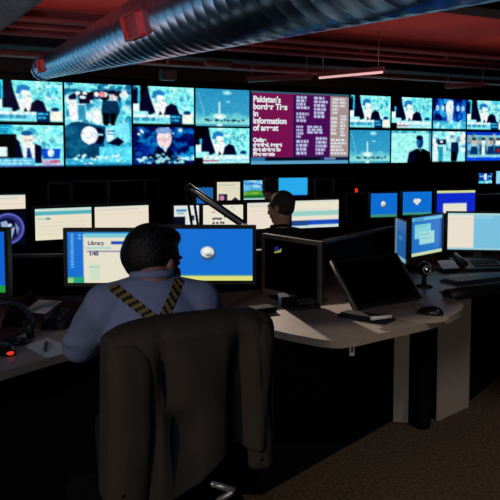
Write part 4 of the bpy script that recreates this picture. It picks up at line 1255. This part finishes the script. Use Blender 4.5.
# ------------------------------------------------------------------ jacket over the chair
jk = thing('suit_jacket', 'dark brown suit jacket draped over the chair back', 'jacket', CH, CRZ)
def fold(s, t):
    """outward offset of the jacket's back panel; s across, t down"""
    g = lambda c, w: math.exp(-((s - c) / w) ** 2)
    k = min(1, t * 2.4 + .18)
    o_ = 0.0
    o_ -= .054 * g(-.45 + .27 * t, .055) * k
    o_ += .020 * g(-.30 + .20 * t, .10) * k
    o_ -= .045 * g(.03 + .12 * t, .05) * k
    o_ += .018 * g(.19 + .04 * t, .09) * k
    o_ -= .030 * g(.33 + .03 * t, .04) * k
    o_ -= .064 * g(.50, .10) * k
    o_ += .014 * g(.70, .07) * k
    o_ -= .026 * g(.84 + .03 * t, .04) * k
    o_ += .005 * math.sin(s * 21 + t * 5) * k + .004 * math.sin(s * 37 - t * 3) * k
    return o_
b = MB(); nt_, ns = 44, 120
ZTOP, ZBOT = 1.082, .61
vs, fs = [], []
for j in range(nt_ + 1):
    t = j / nt_
    tt = max(0, (t - .07) / .93)
    z = ZTOP - (ZTOP - ZBOT) * t if t > .07 else ZTOP - (ZTOP - ZBOT) * .07 * (1 - math.cos(t / .07 * math.pi / 2))
    cap_ = math.sin(min(1, t / .07) * math.pi / 2)
    for i in range(ns):
        w = 2 * math.pi * i / ns
        c_, s_ = math.cos(w), math.sin(w)
        ex = .42
        x = math.copysign(abs(c_) ** ex, c_); y = math.copysign(abs(s_) ** ex, s_)
        hw = (.232 + .008 * tt) * (.95 + .05 * cap_)
        hy = .098 * (.12 + .88 * cap_)
        zz = z + .10 * tt * max(0, min(1, (x + .12) / .32)) + .012 + (.004 * x - (.032 if x < 0 else .014) * abs(x) ** 3) * (1 - tt)
        X, Y_ = x * hw, -.326 + y * hy + .012 * tt
        if y < 0:
            Y_ -= fold(x, tt) * min(1, -y * 1.1)
        q = Vector((X * 11, Y_ * 9, zz * 4)); n = noise.noise(q) * .009 * (.4 + tt) + noise.noise(q * 2.7) * .003
        vs.append((X + n * .5, Y_ + n, zz + n * .4))
for j in range(nt_):
    for i in range(ns):
        i2 = (i + 1) % ns
        fs.append((j * ns + i, (j + 1) * ns + i, (j + 1) * ns + i2, j * ns + i2))
fs.append(tuple(range(ns)))
b.add(vs, fs, 0, True)
jb = b.build('jacket_body', M['jacket'], jk, solid=.004)
def sleeve(x0, x1, ztop, zbot, y0, w0, w1, ph):
    b = MB(); n = 26; m_ = 22; vs, fs = [], []
    for j in range(n + 1):
        t = j / n; z = ztop + (zbot - ztop) * t
        cap_ = math.sin(min(1, t / .12) * math.pi / 2)
        cx = x0 + (x1 - x0) * t + .006 * math.sin(t * 5 + ph); cy = y0 - .008 * math.sin(t * 3 + ph)
        rw = (w0 + (w1 - w0) * t) / 2 * (.45 + .55 * cap_); rd = .036 * (.5 + .5 * cap_)
        for i in range(m_):
            a = 2 * math.pi * i / m_
            q = Vector((math.cos(a) * 1.2 + ph, math.sin(a) * 1.2, z * 9)); nn = noise.noise(q) * .008
            vs.append((cx + math.cos(a) * (rw + nn), cy + math.sin(a) * (rd + nn), z))
    for j in range(n):
        for i in range(m_):
            i2 = (i + 1) % m_; fs.append((j * m_ + i, (j + 1) * m_ + i, (j + 1) * m_ + i2, j * m_ + i2))
    fs.append(tuple(range(m_))); b.add(vs, fs, 0, True)
    o_ = b.build('sleeve', M['jacket'], jk, solid=.004)
    b = MB(); c_ = vs[-m_:]; 
    for i in range(3):
        p = Vector(c_[int(m_ * .72)]) + Vector((0, -.004, .03 + i * .022)); b.ball(p, (.006, .003, .006), 6)
    b.build('cuff_buttons', M['black'], o_)
sleeve(-.190, -.180, 1.048, .60, -.398, .115, .118, .4)
sleeve(.180, .190, 1.070, .665, -.386, .072, .080, 2.0)

# ------------------------------------------------------------------ people further back
c2 = at_y(282, 300, 5.05)
ch2 = office_chair('black office chair of the man in black before cream monitors', (c2.x, c2.y, 0), R(24), .92, .42, .43)
P2 = dict(head=(.02, .07, 1.225), yaw=R(35), nod=R(-6), sh=1.04, shy=.03,
          armL=((-.25, .15, .84), (-.15, .38, .80)), armR=((.25, .17, .84), (.15, .38, .80)),
          knee={-1: (-.11, .42, .53), 1: (.11, .42, .53)}, ank={-1: (-.11, .40, .10), 1: (.11, .40, .10)})
p2, _ = person('seated man with short brown hair and black jacket before cream monitors', (c2.x, c2.y, -.045), R(24), .925, P2, M['suit'], M['greyhair'], .009)
c3 = at_y(270.5, 300, 7.5)
ch3 = office_chair('black office chair of the farther dark haired person', (c3.x, c3.y, 0), R(27), .90, .42, .43)
P3 = dict(P2); P3['yaw'] = 0.0; P3['full'] = True
p3, _ = person('farther person with round dark hair before the meadow monitor', (c3.x, c3.y, -.05), R(27), .925, P3, M['suit'], M['hair'], .011)
for q in (p2, p3): q.location.z = 0.0

# ------------------------------------------------------------------ light
def lamp(name, kind, loc, energy, col, **k):
    l = bpy.data.lights.new(name, kind); l.energy = energy; l.color = col
    for a, v in k.items():
        if a != 'target': setattr(l, a, v)
    o = bpy.data.objects.new(name, l); COL.objects.link(o); o.location = loc
    if 'target' in k:
        o.rotation_euler = (Vector(k['target']) - Vector(loc)).to_track_quat('-Z', 'Y').to_euler()
    return o
# two unseen warm spots added low behind the camera, left and right
lamp('added_rear_spot', 'SPOT', (-2.1, -1.6, 2.0), 95, (1.0, .80, .60), target=(.35, 3.2, .55), spot_size=R(38), spot_blend=.5, shadow_soft_size=.05)
lamp('added_rear_spot', 'SPOT', (.85, -1.7, 1.9), 95, (1.0, .80, .60), target=(1.05, 3.8, .45), spot_size=R(27), spot_blend=.5, shadow_soft_size=.05)
# unseen warm spot added overhead to light the floor and desk lobe
lamp('added_overhead_spot', 'SPOT', (2.0, 1.9, 3.2), 95, (1.0, .80, .64), target=(1.1, 3.2, 0), spot_size=R(46), spot_blend=.6, shadow_soft_size=.05)
# warm aisle lamp beyond the desks, throwing the monitors' shadows toward the camera
lamp('aisle_lamp', 'SPOT', (-.65, 6.6, 1.92), 680, (1.0, .82, .66), target=(.50, 3.2, .75), spot_size=R(20), spot_blend=.35, shadow_soft_size=.03)
# unseen spots added to brighten the ducts and the red register
lamp('duct_fill_spot', 'SPOT', (-.5, 2.0, 2.1), 180, (1.0, .86, .86), target=(-1.4, 7.6, 2.66), spot_size=R(34), spot_blend=.8, shadow_soft_size=.06)
lamp('duct_fill_spot', 'SPOT', (-1.0, 2.4, 2.0), 60, (.8, .92, 1.0), target=(-2.3, 6.9, 2.85), spot_size=R(22), spot_blend=.6, shadow_soft_size=.06)
# cool fill added behind the camera, standing for no known fixture
lamp('cool_fill_light', 'AREA', (-.9, -1.2, 3.0), 15, (.45, .66, 1.0), target=(-.4, 3.2, 1.6), size=.9)
# unseen area lights added below the red ceiling to brighten it
for k, (u, v, e) in enumerate(((1.3, 8.6, 13), (4.0, 8.2, 11), (7.2, 8.0, 7), (10.0, 8.0, 7), (4.5, 10.9, 5), (9.0, 11.2, 7))):
    p = uv(u, v, 2.05)
    lamp('ceiling_fill_light', 'AREA', p, e, (1.0, .60, .52), target=p + Vector((0, 0, 1)), size=1.6)

w = bpy.data.worlds.new('World'); SC.world = w; w.use_nodes = True
w.node_tree.nodes['Background'].inputs[0].default_value = (.01, .012, .03, 1)
w.node_tree.nodes['Background'].inputs[1].default_value = .2

SC.view_settings.view_transform = 'Standard'
SC.view_settings.look = 'None'
SC.view_settings.exposure = 0.0
SC.view_settings.gamma = 1.0
SC.view_settings.use_curve_mapping = False
